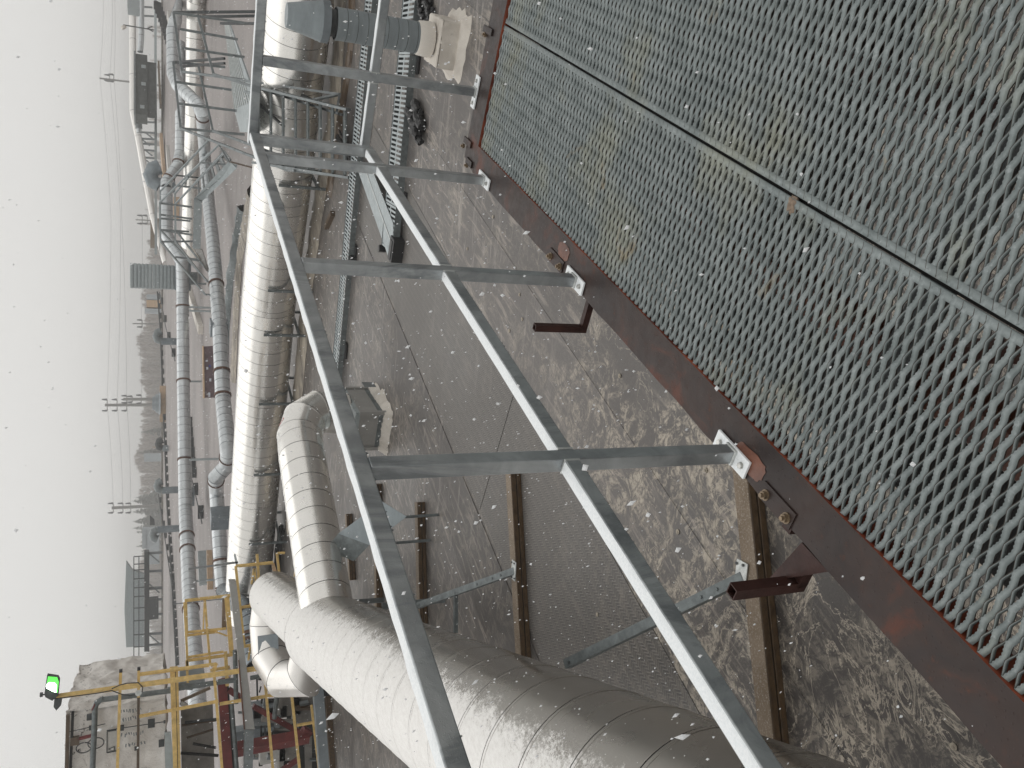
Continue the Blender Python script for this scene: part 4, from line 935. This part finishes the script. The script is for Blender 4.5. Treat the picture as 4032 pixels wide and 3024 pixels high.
# low skylights and curbs on the far roof
def curb(X1, Y1, X2, Y2, h, wd, mat, label, name='roof_curb'):
    a, b = GR(X1, Y1), GR(X2, Y2); o = MB().bar(a + Vector((0, 0, h / 2)), b + Vector((0, 0, h / 2)), wd, h).build(name, M[mat]); tag(o, label, 'roof curb', 'low curbs on the far roof'); return o
curb(640, 545, 655, 720, .35, 1.6, 'tan_board', 'long tan curb below the trestles of the horizon pipe'); curb(664, 590, 676, 720, .3, 1.2, 'white_dirty', 'pale curb next to the long tan one')
curb(672, 60, 690, 170, .35, 1.0, 'white_dirty', 'white beam lying slantwise on the far roof at the right edge'); curb(628, 250, 636, 420, .22, 1.8, 'timber_top', 'brown boards in front of the dark shed')
curb(752, 1145, 800, 1300, .3, .6, 'foam_clean', 'pale curved strip under the far straight pipe'); curb(835, 2165, 838, 2320, .3, .5, 'tan_board', 'tan board between the two grey pipes near the yellow rails')
curb(812, 2170, 818, 2300, .5, .35, 'cover_sheet', 'light sheet standing beside the tan board'); curb(705, 780, 705, 860, .5, .8, 'tan_board', 'orange-tan panel seen through the lighter stair rails'); curb(770, 990, 800, 1010, .6, .5, 'foam_clean', 'cream block under the end of the lighter stair')
curb(600, 1760, 640, 1762, .05, .05, 'tan_board', 'thin tan edging on the far roof'); curb(745, 2400, 752, 2560, .2, .5, 'white_dirty', 'white strip behind the yellow frames')
# slatted rack of dark blocks at the right
rk = T('block_rack', 'slanting grid of small black blocks on the far roof near the right edge', 'ballast blocks', GR(650, 60))
for i in range(9):
    for j in range(3):
        p = GR(622 + i * 6 + j * 7, 22 + i * 17 + j * 3); MB().box(p + Vector((0, 0, .25)), (.9, .5, .5)).build('block', M['black_rubber'], rk)
# violet hatch
vh = T('roof_hatch', 'violet-brown panel with small papers stuck on it between the grey pipes', 'roof hatch', GR(855, 1465))
yv = 45; pts = [(802, 1364), (850, 1362), (848, 1566), (806, 1566)]
sheet([GY(X, Y, yv) for X, Y in pts], .3, 'panel', M['violet_panel'], vh); sheet([GY(X, Y, yv - .1) for X, Y in ((798, 1362), (803, 1362), (807, 1568), (801, 1568))], .5, 'lid_edge', M['tan_board'], vh)
for X, Y, w, m in ((822, 1436, 10, 'blue_mark'), (812, 1445, 10, 'paper'), (824, 1490, 12, 'paper'), (820, 1545, 18, 'paper'), (810, 1418, 6, 'paper')): sheet([GY(X, Y, yv - .06), GY(X + 8, Y, yv - .06), GY(X + 8, Y + w, yv - .06), GY(X, Y + w, yv - .06)], .01, 'notice', M[m], vh)
# conductor cables with blocks on the far roof
def cable(pts, r, label, every=26, bs=.28):
    P = [GR(X, Y) + Vector((0, 0, .25)) for X, Y in pts]; root = T('roof_cable', label, 'cable', P[0], 'cables run across the far roof')
    MB().tube(P, r, 6).build('cable', M['steel_dark'], root)
    for a, b in zip(pts, pts[1:]):
        n = max(1, int(abs(b[1] - a[1]) / every))
        for k in range(n):
            f = (k + .5) / n; p = GR(a[0] + (b[0] - a[0]) * f, a[1] + (b[1] - a[1]) * f); MB().box(p + Vector((0, 0, bs / 2)), (bs * 2.4, bs, bs)).build('cable_block', M['steel_dark'], root)
cable([(628, 1148), (640, 1300), (652, 1625), (668, 2000), (690, 2325), (706, 2620)], .10, 'thick double cable line along the far edge of the roof', 34, .3)
cable([(637, 1150), (662, 1290), (700, 1421)], .05, 'cable with dark blocks slanting from the stack towards the long pipe', 60, .35)
cable([(632, 1945), (660, 2130), (690, 2325)], .06, 'cable with blocks slanting behind the goosenecked vents', 46, .28)
cable([(750, 1640), (768, 1880), (812, 2060)], .04, 'thin cable slanting between the two grey pipes', 80, .35)
cable([(755, 1640), (760, 1720), (775, 1880)], .03, 'second thin cable with dark lumps between the grey pipes', 40, .3)
# gantry on the left horizon
ga = T('gantry', 'grey sheeted gantry with railings on legs above the far roof on the left', 'gantry', GY(627, 2360, 100)); yG = 100
sheet([GY(X, Y, yG) for X, Y in ((497, 2212), (520, 2245), (567, 2262), (567, 2545), (497, 2549), (490, 2400))], 1.0, 'sheet_wall', M['cover_sheet'], ga)
sheet([GY(X, Y, yG - 2) for X, Y in ((568, 2172), (588, 2172), (588, 2566), (568, 2566))], 1.2, 'deck_beam', M['steel_dark'], ga)
for X in (527, 547): pbar(ga, X, 2192, yG - 3, X, 2604, yG - 3, .09, 'steel_dark', 'rail')
for Y in (2192, 2222, 2245, 2280, 2315, 2350, 2395, 2445, 2500, 2548, 2604): pbar(ga, 526, Y, yG - 3, 570, Y - 3, yG - 3, .08, 'steel_dark', 'rail_post')
for Y in (2178, 2250, 2316, 2318, 2362, 2420, 2496, 2540): pbar(ga, 585, Y, yG - 1, 640, Y - 3, yG - 1, .2, 'steel_grey', 'leg')
for Y in (2180, 2300, 2500): pbar(ga, 588, Y, yG - 1, 628, Y + 34, yG - 1, .12, 'steel_grey', 'brace')
MB().box(GY(606, 2393, yG - 4), (2.2, 1, .9)).build('control_box', M['steel_dark'], ga)
fb_ = T('far_hall', 'pale faded industrial hall beyond the roof, behind the goosenecked vents', 'building', GY(600, 2130, 118))
for X0, X1, Y0, Y1, nm in ((575, 627, 2085, 2220, 'wall'), (560, 577, 2085, 2160, 'upper_wall')):
    a, b = GY(X0, Y0, 118), GY(X1, Y1, 118); MB().box(((a.x + b.x) / 2, 119, (a.z + b.z) / 2), (abs(a.x - b.x), 2, abs(a.z - b.z))).build(nm, M['far_building'], fb_)
sheet([GY(X, Y, 116.8) for X, Y in ((590, 2028), (590, 2068), (610, 2068), (608, 2045))], .1, 'dark_opening', M['steel_dark'], fb_)
for (X0, X1, Y0, Y1, m, lab) in ((577, 618, 1160, 1182, 'far_building', 'small blue-grey block on the horizon left of the stack'), (577, 618, 1182, 1212, 'tan_board', 'small faded tan block on the horizon'), (570, 618, 1215, 1232, 'far_building', 'narrow blue-grey block on the horizon beside the tan one'), (567, 620, 1790, 1815, 'far_building', 'pale blue-grey building glimpsed in the forest'), (592, 625, 860, 970, 'timber_top', 'low brown building on the horizon right of the stack')):
    a, b = GY(X0, Y0, 135), GY(X1 + 18, Y1, 135); o = MB().box((0, 0, 0), (abs(a.x - b.x), 3, abs(a.z - b.z))).build('far_building', M[m]); o.location = ((a.x + b.x) / 2, 136, (a.z + b.z) / 2); tag(o, lab, 'building', 'small buildings on the horizon')
# pylons and wires
def pylon(Xt, Xb, Y, y, arms, label, w=.32, ins=True, lean=0):
    a = GY(Xb, Y + lean, y); t_ = GY(Xt, Y, y); a = Vector((a.x, y, -14)); root = T('power_pole', label, 'power pole', a, 'power poles beyond the roof')
    MB().tube([a, t_], [w * 1.7, w * 1.15], 8).build('pole', M['pole'], root)
    for X, half, dy in arms:
        c = GY(X, Y, y); MB().box(c, (half * 3.3, .2, .2)).build('cross_arm', M['pole'], root)
        for sx in (-1, 1):
            MB().cyl(c + Vector((sx * half * 1.6, 0, .1)), .3, 1.2, 8, .15).build('insulator', M['steel_dark'], root)
    return t_
pylon(413, 602, 1595, 250, ((422, .95, 0), (461, .95, 0), (499, .95, 0)), 'tallest power pole with three cross arms rising beside the round roof cowl')
pylon(486, 602, 1572, 250, ((499, .6, 0), (521, .5, 0), (556, .7, 0)), 'shorter pole standing close beside the tallest power pole')
pylon(440, 560, 2000, 250, ((446, .8, 0), (484, .8, 0), (515, .8, 0)), 'leaning power pole rising out of the dark conifers', .34, lean=-4)
pylon(534, 600, 865, 250, ((560, .7, 0), (580, .7, 0)), 'small faint pole with double cross right of the stack', .14)
pylon(522, 605, 1274, 250, ((560, .6, 0),), 'small faint pole in the bare forest', .14)
pylon(392, 530, 308, 250, ((432, .5, 0), (448, .6, 0)), 'leaning pole with wires above the dark shed', .2, lean=14)
def wire(pts, y, label):
    P = []
    for a, b in zip(pts, pts[1:]):
        for k in range(8): P.append(GY(a[0] + (b[0] - a[0]) * k / 8 + 4 * math.sin(math.pi * k / 8), a[1] + (b[1] - a[1]) * k / 8, y))
    P.append(GY(*pts[-1], y)); o = MB().tube(P, .03, 5).build('overhead_wire', M['pole']); tag(o, label, 'wire', 'overhead wires')
wire([(408, -60), (393, 307), (437, 860), (421, 1585), (446, 2000)], 250, 'topmost overhead wire crossing the sky'); wire([(443, -60), (432, 307), (475, 860), (461, 1585), (484, 2000)], 250, 'second overhead wire from the top')
wire([(450, -60), (449, 310), (480, 860), (499, 1585), (515, 2000)], 250, 'third overhead wire from the top'); wire([(560, 865), (552, 1400), (556, 1572)], 250, 'lowest overhead wire, left of the small faint pole')
cw = T('roof_cowl', 'stepped grey ventilation cowl at the foot of the tallest power pole', 'roof vent', GY(640, 1590, 110))
for X0, X1, w in ((600, 610, 1.4), (611, 624, 1.9), (625, 632, 2.4)): a, b = GY(X0, 1588, 110), GY(X1, 1588, 110); MB().tube([b, a], [w * 1.05 * .62, w * .9 * .62], 16).build('ring', M['spiral_dark'], cw, True)
MB().box(GY(636, 1590, 110) - Vector((0, 0, .6)), (4.4, 1.5, 1.6)).build('base', M['tan_board'], cw)
lp = T('roof_lamp', 'thin lamp post with a round yellowish lamp at the right horizon', 'lamp', GY(600, 118, 105)); pbar(lp, 485, 98, 105, 606, 118, 105, .12, 'steel_dark', 'post'); MB().tube([GY(484, 103, 105), GY(490, 112, 105)], .28, 12).build('lamp_head', M['foam_clean'], lp, True); pbar(lp, 580, 112, 105, 600, 104, 105, .1, 'steel_dark', 'brace'); pbar(lp, 580, 112, 105, 604, 125, 105, .1, 'steel_dark', 'brace')
cb = MB().box((0, 0, 0), (2.2, 2, 1.3)).build('roof_cabinet', M['cover_sheet']); cb.location = GY(526, 12, 110); tag(cb, 'light grey cabinet on the white horizon pipe at the right edge', 'cabinet')
# ---- conifers and bare forest
def conifer(X, Y, y, w, label):
    base = Vector((GY(620, Y, y).x, y, -14)); top = GY(X, Y, y); H = top.z + 14; root = T('conifer', label, 'tree', base, 'conifers beyond the roof')
    MB().tube([base, base + Vector((0, 0, H * .96))], [.5, .08], 6).build('trunk', M['bark'], root)
    mb = MB(); 
    for k in range(230):
        f = random.random() ** .75; z = H * (.12 + .88 * f); rr = w * (1 - f) * random.uniform(.55, 1.12) + .12; th = random.uniform(0, 6.283); d = Vector((math.cos(th), math.sin(th), 0)); s_ = Vector((-d.y, d.x, 0)) * rr * .3
        a = base + Vector((0, 0, z)); b = a + d * rr + Vector((0, 0, -rr * .35)); m = a + d * rr * .5 + Vector((0, 0, -rr * .05))
        mb.add([a, m + s_, b, m - s_, m + Vector((0, 0, -rr * .28))], [(0, 1, 2, 3), (0, 4, 2)])
    mb.build('crown', M['needles'], root)
for i, (X, Y, w, lab) in enumerate(((537, 1781, 3.2, 'single narrow conifer topping the bare forest'), (545, 1700, 2.6, 'small conifer at the right part of the bare forest'), (516, 1968, 5, 'dense conifer right of the leaning power pole'), (517, 2010, 4, 'slim conifer just left of the leaning power pole'), (520, 2048, 4.4, 'conifer in the middle of the dark group'), (517, 2074, 3.4, 'thin pointed conifer left in the dark group'), (530, 2090, 3.6, 'lower conifer at the left end of the dark group'), (533, 2146, 3.2, 'lone slender conifer near the gantry'), (548, 2165, 2.6, 'smallest conifer touching the gantry railing'), (528, 1955, 3.6, 'conifer at the right end of the dark group'))): conifer(X, Y, 330 + i * 4, w * 1.9, lab)
mb = MB()
def bare(x, y, H):
    b = Vector((x, y, -14)); mb.bar(b, b + Vector((0, 0, H)), .42, .42)
    for k in range(44):
        z = H * random.uniform(.3, .97); th = random.uniform(0, 6.283); L = H * .3 * (1.15 - z / H) + 1.2; d = Vector((math.cos(th) * .7, math.sin(th) * .7, 1)).normalized(); a = b + Vector((0, 0, z)); q = a + d * L; s_ = Vector((d.y, -d.x, .2)).normalized() * .26
        mb.add([a - s_, a + s_, q], [(0, 1, 2)])
for k in range(2300):
    y = random.uniform(380, 620); Ypx = random.uniform(-300, 3400); dens = 1 if (1130 < Ypx < 2250) else .45 if Ypx > 2250 else (.5 if 640 < Ypx < 780 or 940 < Ypx < 1130 else .06)
    if random.random() > dens: continue
    p = GY(600, Ypx, y); Xt = 556 + 14 * math.sin(Ypx * .013) + 9 * math.sin(Ypx * .041) + random.uniform(-4, 24) + (22 if Ypx < 1130 else 0) + (18 if Ypx > 2300 else 0) + (18 if 1180 < Ypx < 1320 else 0)
    bare(p.x, y, GY(Xt, Ypx, y).z + 14)
o = mb.build('bare_forest', M['twigs']); tag(o, 'grey-brown leafless forest fading into the snowy air beyond the roof', None, None, 'stuff')

# ================================================================== foam-covered building, yellow steelwork, lamp mast (left)
yF = 19.2
fbld = T('foam_building', 'dirty building coated in lumpy off-white sprayed foam behind yellow steelwork', 'building', GY(640, 2900, yF))
tl = GY(256, 2800, yF); bl = GY(655, 2755, yF)
bm = bmesh.new(); bmesh.ops.create_cube(bm, size=1); bmesh.ops.subdivide_edges(bm, edges=bm.edges[:], cuts=44, use_grid_fill=True)
from mathutils import noise as NZ
W_, D_w, H_ = 6.5, 3.2, tl.z - bl.z; cx_, cy_, cz_ = tl.x - W_ / 2, yF + D_w / 2, (tl.z + bl.z) / 2
for v in bm.verts:
    c = v.co.copy(); p = Vector((c.x * W_, c.y * D_w, c.z * H_)); n = NZ.fractal(Vector((p.x * 1.6, p.y * 1.6, p.z * 1.9)), 1, 2, 4); d = Vector((c.x if abs(c.x) > .49 else 0, c.y if abs(c.y) > .49 else 0, c.z if abs(c.z) > .49 else 0))
    if d.length: d.normalize()
    v.co = p + d * (n * .11 - .02)
me = bpy.data.meshes.new('wall'); bm.to_mesh(me); bm.free(); me.materials.append(M['foam_wall']); me.polygons.foreach_set('use_smooth', [True] * len(me.polygons))
o = bpy.data.objects.new('wall', me); COL.objects.link(o); o.parent = fbld; o.location = Vector((cx_, cy_, cz_)) - fbld.location
for a in ((256 + 40, 2806, 262 + 14, 3040, .05), ): pass
def fbar(X1, Y1, X2, Y2, w, mat, name, root=fbld, y=yF - .12, y2=None): return pbar(root, X1, Y1, y, X2, Y2, y2 or y, w, mat, name)
fbar(268, 2812, 262, 3060, .07, 'timber_wet', 'roof_board'); fbar(287, 2800, 276, 3060, .05, 'pit_dark', 'roof_gap'); 
MB().tube([GY(700, 2716, 18.9), GY(400, 2755, 18.9), GY(382, 2765, 18.9), GY(374, 2785, 18.9), GY(372, 2850, 18.9), GY(362, 3080, 18.9)], .055, 12).build('drain_pipe', M['strut_zinc'], fbld, True)
for X, Y in ((396, 2757), (366, 2781)): MB().tube([GY(X, Y, 18.9), GY(X + 4, Y + 1, 18.9)], .085, 12).build('pipe_collar', M['red_paint'] if X < 380 else M['strut_zinc'], fbld)
fbar(300, 2912, 365, 2895, .05, 'red_paint', 'bracket'); MB().box(GY(295, 2916, yF - .1), (.16, .1, .16)).build('bracket_foot', M['timber_wet'], fbld)
for cX, cY, r_ in ((330, 2944, 17), (378, 2926, 18)):
    c = GY(cX, cY, yF - .1); rr = r_ / 3270 * 20.; MB().tube([c + Vector((rr * math.cos(t), 0, 1.35 * rr * math.sin(t))) for t in np.linspace(0, 6.2, 20)], .011, 6).build('cable_loop', M['steel_dark'], fbld)
def fsheet(pts, mat, name, y=yF - .09, root=fbld, th=.01): return sheet([GY(X, Y, y) for X, Y in pts], th, name, M[mat], root)
fr = fsheet([(422, 2880), (458, 2874), (462, 2956), (421, 2964)], 'white_dirty', 'notice_board')
for q_ in ((422, 2880, 458, 2874), (422, 2880, 421, 2964), (421, 2964, 462, 2956)): fbar(*q_, .018, 'steel_dark', 'notice_frame')
fsheet([(425, 2950), (452, 2938), (451, 2960)], 'steel_dark', 'warning_triangle', yF - .115); fsheet([(432, 2950), (448, 2943), (447, 2956)], 'white_dirty', 'warning_triangle', yF - .125)
fbar(262, 2884, 415, 2850, .012, 'steel_dark', 'cable'); fbar(420, 2876, 646, 2842, .014, 'steel_dark', 'cable')
for X, Y, w in ((596, 2848, .17), (480, 2866, .1), (352, 2823, .12), (357, 2866, .08), (535, 2947, .07), (636, 2926, .14), (648, 2842, .05)): MB().box(GY(X, Y, yF - .1), (w, .06, w * .8), 0).build('cable_box', M['steel_dark'], fbld)
random.seed(31)
for X0, Y0, n in ((480, 2798, 9), (470, 2828, 9), (482, 2890, 10), (495, 2930, 9)):
    for k in range(n):
        X, Y = X0 + k * 9 + random.uniform(-3, 3), Y0 - k * 1.2 + random.uniform(-3, 3); fbar(X, Y, X + random.uniform(-3, 5), Y + random.uniform(7, 13), random.uniform(.012, .03), 'steel_grey', 'faded_mark', y=yF - .1)
# lower parts in the pit below the building
pit = T('pit_steelwork', 'dark red steel column, beams and pipes crowding the pit below the yellow rails', 'steelwork', GY(900, 2800, 20) * 1)
yP = 20.0
fsheet([(648, 2884), (672, 2884), (690, 3060), (652, 3060)], 'cover_sheet', 'sheet', 18.95, pit, .05)
fsheet([(712, 2785), (838, 2775), (845, 3060), (715, 3060)], 'concrete', 'wall_panel', yP + .5, pit, .05)
for a in ((728, 2845, 860, 2832, .05, 'steel_dark'), (715, 2856, 850, 2836, .04, 'timber_wet'), (735, 2905, 840, 2872, .035, 'timber_wet'), (760, 2928, 850, 2944, .045, 'pit_dark'), (712, 2965, 860, 2975, .05, 'pit_dark'), (712, 2760, 828, 2708, .06, 'timber_top'), (712, 2765, 735, 2780, .09, 'white_dirty')): fbar(*a, 'wall_rib', pit, yP + .35)
fsheet([(857, 2692), (897, 2690), (922, 3060), (882, 3060)], 'red_paint', 'column', yP, pit, .25); fsheet([(893, 2692), (900, 2690), (926, 3060), (919, 3060)], 'pit_dark', 'column_web', yP - .02, pit, .2)
for a in ((935, 2950, 1215, 2898, .24, 'red_paint', 'beam', yP - .5), (996, 2780, 1180, 2884, .11, 'red_paint', 'beam', yP), (900, 2715, 955, 2752, .12, 'red_paint', 'beam', yP), (1100, 3040, 1180, 2985, .1, 'red_paint', 'beam', yP), (860, 2684, 905, 2674, .08, 'red_paint', 'beam', yP), (1185, 2882, 1215, 2898, .26, 'red_paint', 'gusset', yP - .45)): fbar(*a[:4], a[4], a[5], a[6], pit, a[7])
for a, r_ in ((((660, 2716), (928, 2677)), .055), (((690, 2700), (760, 2704)), .07), (((912, 2765), (935, 3060)), .045), (((925, 2560), (930, 2770)), .05), (((985, 2670), (1060, 2655)), .05), (((1095, 2700), (1080, 2830)), .05)):
    MB().tube([GY(*p, yP - .9) for p in a[:2]], r_, 10).build('pipe', M['strut_zinc'], pit, True)
random.seed(12)
for k in range(60):
    X, Y = random.uniform(900, 1230), random.uniform(2640, 3030); X2, Y2 = (X + random.uniform(20, 120), Y + random.uniform(-8, 8)) if random.random() < .5 else (X + random.uniform(-8, 8), Y + random.uniform(20, 130))
    fbar(X, Y, min(X2, 1245), Y2, random.uniform(.03, .12), random.choice(('steel_dark', 'pit_dark', 'steel_grey', 'timber_wet', 'concrete', 'steel_grey', 'pit_dark')), 'clutter_bar', pit, yP + random.uniform(.4, 2.5))
for X, Y, w, h, m in ((1060, 2800, .3, .8, 'white_dirty'), (1085, 2890, .35, .7, 'concrete'), (1140, 2760, .6, .5, 'concrete'), (1200, 2780, .8, .6, 'concrete'), (1160, 2960, .8, .8, 'concrete'), (1070, 2960, .4, .6, 'white_dirty'), (1000, 2900, .5, .9, 'spiral_dark'), (1030, 2800, .4, .6, 'spiral_dark')):
    MB().box(GY(X, Y, yP + 1.5), (w, .4, h)).build('clutter_panel', M[m], pit)
# sloping box beam
bb = T('box_beam', 'long grey-green box beam with rusty edges running past the yellow frames', 'beam', GY(950, 2600, 18.2))
fsheet([(903, 2290), (930, 2290), (967, 2600), (1003, 2872), (962, 2872), (940, 2600)], 'panel_grey', 'beam_face', 18.2, bb, .25); fsheet([(938, 2600), (942, 2600), (965, 2872), (960, 2872)], 'rust_patch', 'rusty_edge', 18.18, bb, .03)
fsheet([(966, 2874), (1000, 2874), (994, 3060), (962, 3060)], 'steel_grey', 'beam_face', 18.3, bb, .25)
eb = MB().bar(GY(1250, 2700, 17.6), GY(1278, 3070, 17.6), .24, .2).build('edge_beam', M['spiral_dark']); tag(eb, 'slate grey beam along the pit edge next to the snowy main duct', 'beam')
tb = MB().bar(G(1292, 2740, ZR + .06), G(1312, 3070, ZR + .06), .16, .14).build('edge_timber', M['timber_wet']); tag(tb, 'brown timber along the pit edge under the main duct', 'timber')
# yellow guard rails
ye = T('yellow_guardrail', 'yellow steel guard rails and thick yellow beam in front of the foam building', 'railing', GY(850, 2850, 18.5))
Yl = 'yellow_paint'
for a in ((475, 2644, 461, 3060, .055), (546, 2745, 542, 3060, .0), (551, 2655, 852, 2615, .055), (549, 2821, 860, 2761, .05), (865, 2772, 1177, 2720, .05), (841, 2628, 877, 3060, .055), (1042, 2661, 1077, 3060, .055), (1145, 2704, 1183, 3060, .055), (1226, 2777, 1260, 3060, .05), (1169, 2856, 1232, 2845, .045), (1066, 2742, 1074, 2682, .045), (546, 2636, 546, 2745, .05), (841, 2640, 852, 2612, .06)):
    if a[4]: fbar(*a, Yl, 'rail', ye, 18.5)
fbar(546, 2690, 543, 3060, .05, 'timber_wet', 'rail', ye, 18.55)
for X, Y in ((476, 2641), (547, 2633)): MB().box(GY(X, Y, 18.5), (.06, .06, .06)).build('rail_end', M['black_rubber'], ye)
mbb = sheet([GY(X, Y, 18.6) for X, Y in ((669, 2632), (701, 2630), (713, 3060), (683, 3060))], .12, 'beam', M[Yl], ye)
fbar(691, 2640, 701, 3060, .012, 'pit_dark', 'beam_joint', ye, 18.52)
y2 = T('yellow_guardrail', 'yellow gate-like frame with a thick yellow post, right part of the yellow steelwork', 'railing', GY(905, 2480, 19.5))
for a in ((727, 2365, 906, 2345, .05), (726, 2372, 740, 2640, .05), (734, 2372, 738, 2500, .03), (806, 2362, 828, 2620, .05), (740, 2489, 890, 2475, .04), (728, 2503, 855, 2488, .04), (852, 2488, 895, 2504, .03), (738, 2588, 880, 2566, .04), (742, 2600, 930, 2576, .05), (888, 2566, 895, 2700, .07), (805, 2362, 800, 2480, .03), (735, 2600, 740, 2700, .05), (828, 2640, 905, 2626, .05)): fbar(*a, Yl, 'rail', y2, 19.5)
sheet([GY(X, Y, 19.5) for X, Y in ((884, 2350), (903, 2350), (922, 2580), (904, 2582))], .1, 'post', M[Yl], y2); sheet([GY(X, Y, 19.6) for X, Y in ((876, 2360), (885, 2356), (892, 2480), (873, 2478))], .02, 'gusset', M['timber_top'], y2)
y3 = T('yellow_guardrail', 'yellow frame with leaning bars nearest the end of the snowy main duct', 'railing', GY(1000, 2380, 19))
for a in ((928, 2229, 962, 2545, .055), (1012, 2182, 1029, 2430, .055), (928, 2229, 1076, 2215, .05), (948, 2391, 1024, 2382, .045), (960, 2545, 1018, 2535, .05), (1002, 2240, 1020, 2400, .04), (1000, 2240, 990, 2300, .04), (990, 2320, 985, 2390, .04), (1090, 2177, 1101, 2272, .05), (1092, 2178, 1122, 2177, .04), (1177, 2166, 1161, 2270, .05), (1172, 2168, 1186, 2162, .05), (985, 2545, 978, 2600, .04)): fbar(*a, Yl, 'rail', y3, 19)
fsheet([(1068, 2218), (1080, 2216), (1096, 2272), (1078, 2275)], 'tan_board', 'panel', 19.05, y3)
for a in ((745, 2240, 930, 2215, .05, 'steel_dark'), (880, 2218, 934, 2214, .045, 'steel_dark'), (924, 2185, 932, 2218, .05, 'cover_sheet'), (688, 2378, 880, 2358, .03, 'steel_dark')): pbar(y3, a[0], a[1], 24, a[2], a[3], 22, a[4], a[5], 'bracket')
gp_ = T('rounded_sheet', 'grey rounded sheet and white panel behind the yellow rails', 'sheet panel', GY(800, 2660, 21)); fsheet([(706, 2632), (790, 2631), (806, 2648), (806, 2690), (710, 2700)], 'cover_sheet', 'grey_sheet', 21, gp_); fsheet([(872, 2632), (908, 2628), (910, 2674), (874, 2674)], 'foam_clean', 'white_sheet', 21, gp_)
# lamp mast
lm = T('lamp_mast', 'yellow mast carrying a floodlight with a glowing green lens and white core', 'floodlight', GY(1025, 2631, 18.3))
fbar(222, 2743, 1028, 2630, .075, Yl, 'mast', lm, 18.3)
c = GY(203, 2698, 18.25); fd = Vector((.1, -.97, -.2)).normalized(); 
sheet([GY(X, Y, 18.2) for X, Y in ((185, 2660), (228, 2667), (234, 2680), (229, 2737), (206, 2760), (178, 2745), (175, 2730))], .14, 'housing', M['steel_dark'], lm)
sheet([GY(X, Y, 18.18) for X, Y in ((189, 2664), (225, 2667), (231, 2685), (226, 2728), (216, 2726), (184, 2700))], .01, 'lens', M['green_lens'], lm)
sheet([GY(X, Y, 18.165) for X, Y in ((186, 2692), (196, 2688), (216, 2690), (223, 2700), (221, 2727), (205, 2722), (184, 2710), (181, 2702))], .01, 'lamp_core', M['lamp_core'], lm)
sheet([GY(X, Y, 18.25) for X, Y in ((214, 2752), (244, 2748), (240, 2778), (222, 2798), (211, 2784))], .12, 'bracket', M['steel_dark'], lm)
MB().box(GY(163, 2735, 18.25), (.07, .07, .05)).build('sensor', M['steel_dark'], lm); fbar(168, 2735, 180, 2735, .02, 'steel_dark', 'sensor_arm', lm, 18.25)
MB().tube([GY(X, Y, 18.2) for X, Y in ((235, 2750), (300, 2740), (380, 2730), (440, 2719), (480, 2734), (510, 2738), (545, 2734), (560, 2722), (562, 2706), (545, 2688), (500, 2690), (470, 2698), (440, 2712))], .011, 6).build('cable', M['black_rubber'], lm)
MB().tube([GY(545, 2729, 18.2), GY(545, 2729, 18.12)], .06, 14).build('junction_box', M['plate_zinc'], lm, True)

# ================================================================== haze and falling snow
hz = MB().box((0, 455, -1), (1500, 1000, 44)).build('haze', None or M['snow'])
hm = bpy.data.materials.new('haze_air'); hm.use_nodes = True; hn = hm.node_tree; hn.nodes.clear()
ho = hn.nodes.new('ShaderNodeOutputMaterial'); pv = hn.nodes.new('ShaderNodeVolumePrincipled')
pv.inputs['Color'].default_value = (.97, .965, .955, 1); pv.inputs['Density'].default_value = HAZE; pv.inputs['Anisotropy'].default_value = .2
hn.links.new(pv.outputs[0], ho.inputs['Volume']); hz.data.materials.clear(); hz.data.materials.append(hm); hz['kind'] = 'stuff'; hz['label'] = 'pale snowy haze in the air'
# snow
N = 17000
mb = MB(); fall = Vector((.35, -.1, -1)).normalized()
Vs = []; Fs = []; cnt = 0
for i in range(N):
    if i < 4200: p = Vector((random.uniform(-2.2, 2.2), random.uniform(.6, 5), random.uniform(-2.6, .8)))
    else: p = Vector((random.uniform(-12, 14), random.uniform(4, 34), random.uniform(-3.8, 1.6)))
    if p.length < .8 or (p.z > -.45 and random.random() < .86): continue
    o_ = p.dot(AC); s_ = p.dot(AL)
    if o_ > -1.1 and s_ < 3.9 and p.z < -1.3: continue
    r0 = random.choice((.0016, .0022, .003, .004)) * (1.0 if i < 4200 else 2.3) * random.uniform(.7, 1.2)
    ax = (fall + Vector((random.uniform(-.35, .35), random.uniform(-.3, .3), 0))).normalized()
    s1 = ax.cross(Vector((0, 1, 0))).normalized(); s2 = ax.cross(s1); l_ = r0 * random.uniform(1.1, 2.3)
    q = lambda k: random.uniform(.6, 1.35)
    b = len(Vs)
    Vs += [p + ax * l_ * q(0), p - ax * l_ * q(0), p + s1 * r0 * q(0), p - s1 * r0 * q(0), p + s2 * r0 * q(0), p - s2 * r0 * q(0)]
    Fs += [(b, b + 2, b + 4), (b, b + 4, b + 3), (b, b + 3, b + 5), (b, b + 5, b + 2), (b + 1, b + 4, b + 2), (b + 1, b + 3, b + 4), (b + 1, b + 5, b + 3), (b + 1, b + 2, b + 5)]
mb.v = [tuple(v) for v in Vs]; mb.f = Fs; mb.m = [0] * len(Fs)
sn = mb.build('falling_snow', M['snow']); tag(sn, 'white snowflakes falling in the air', None, None, 'stuff')
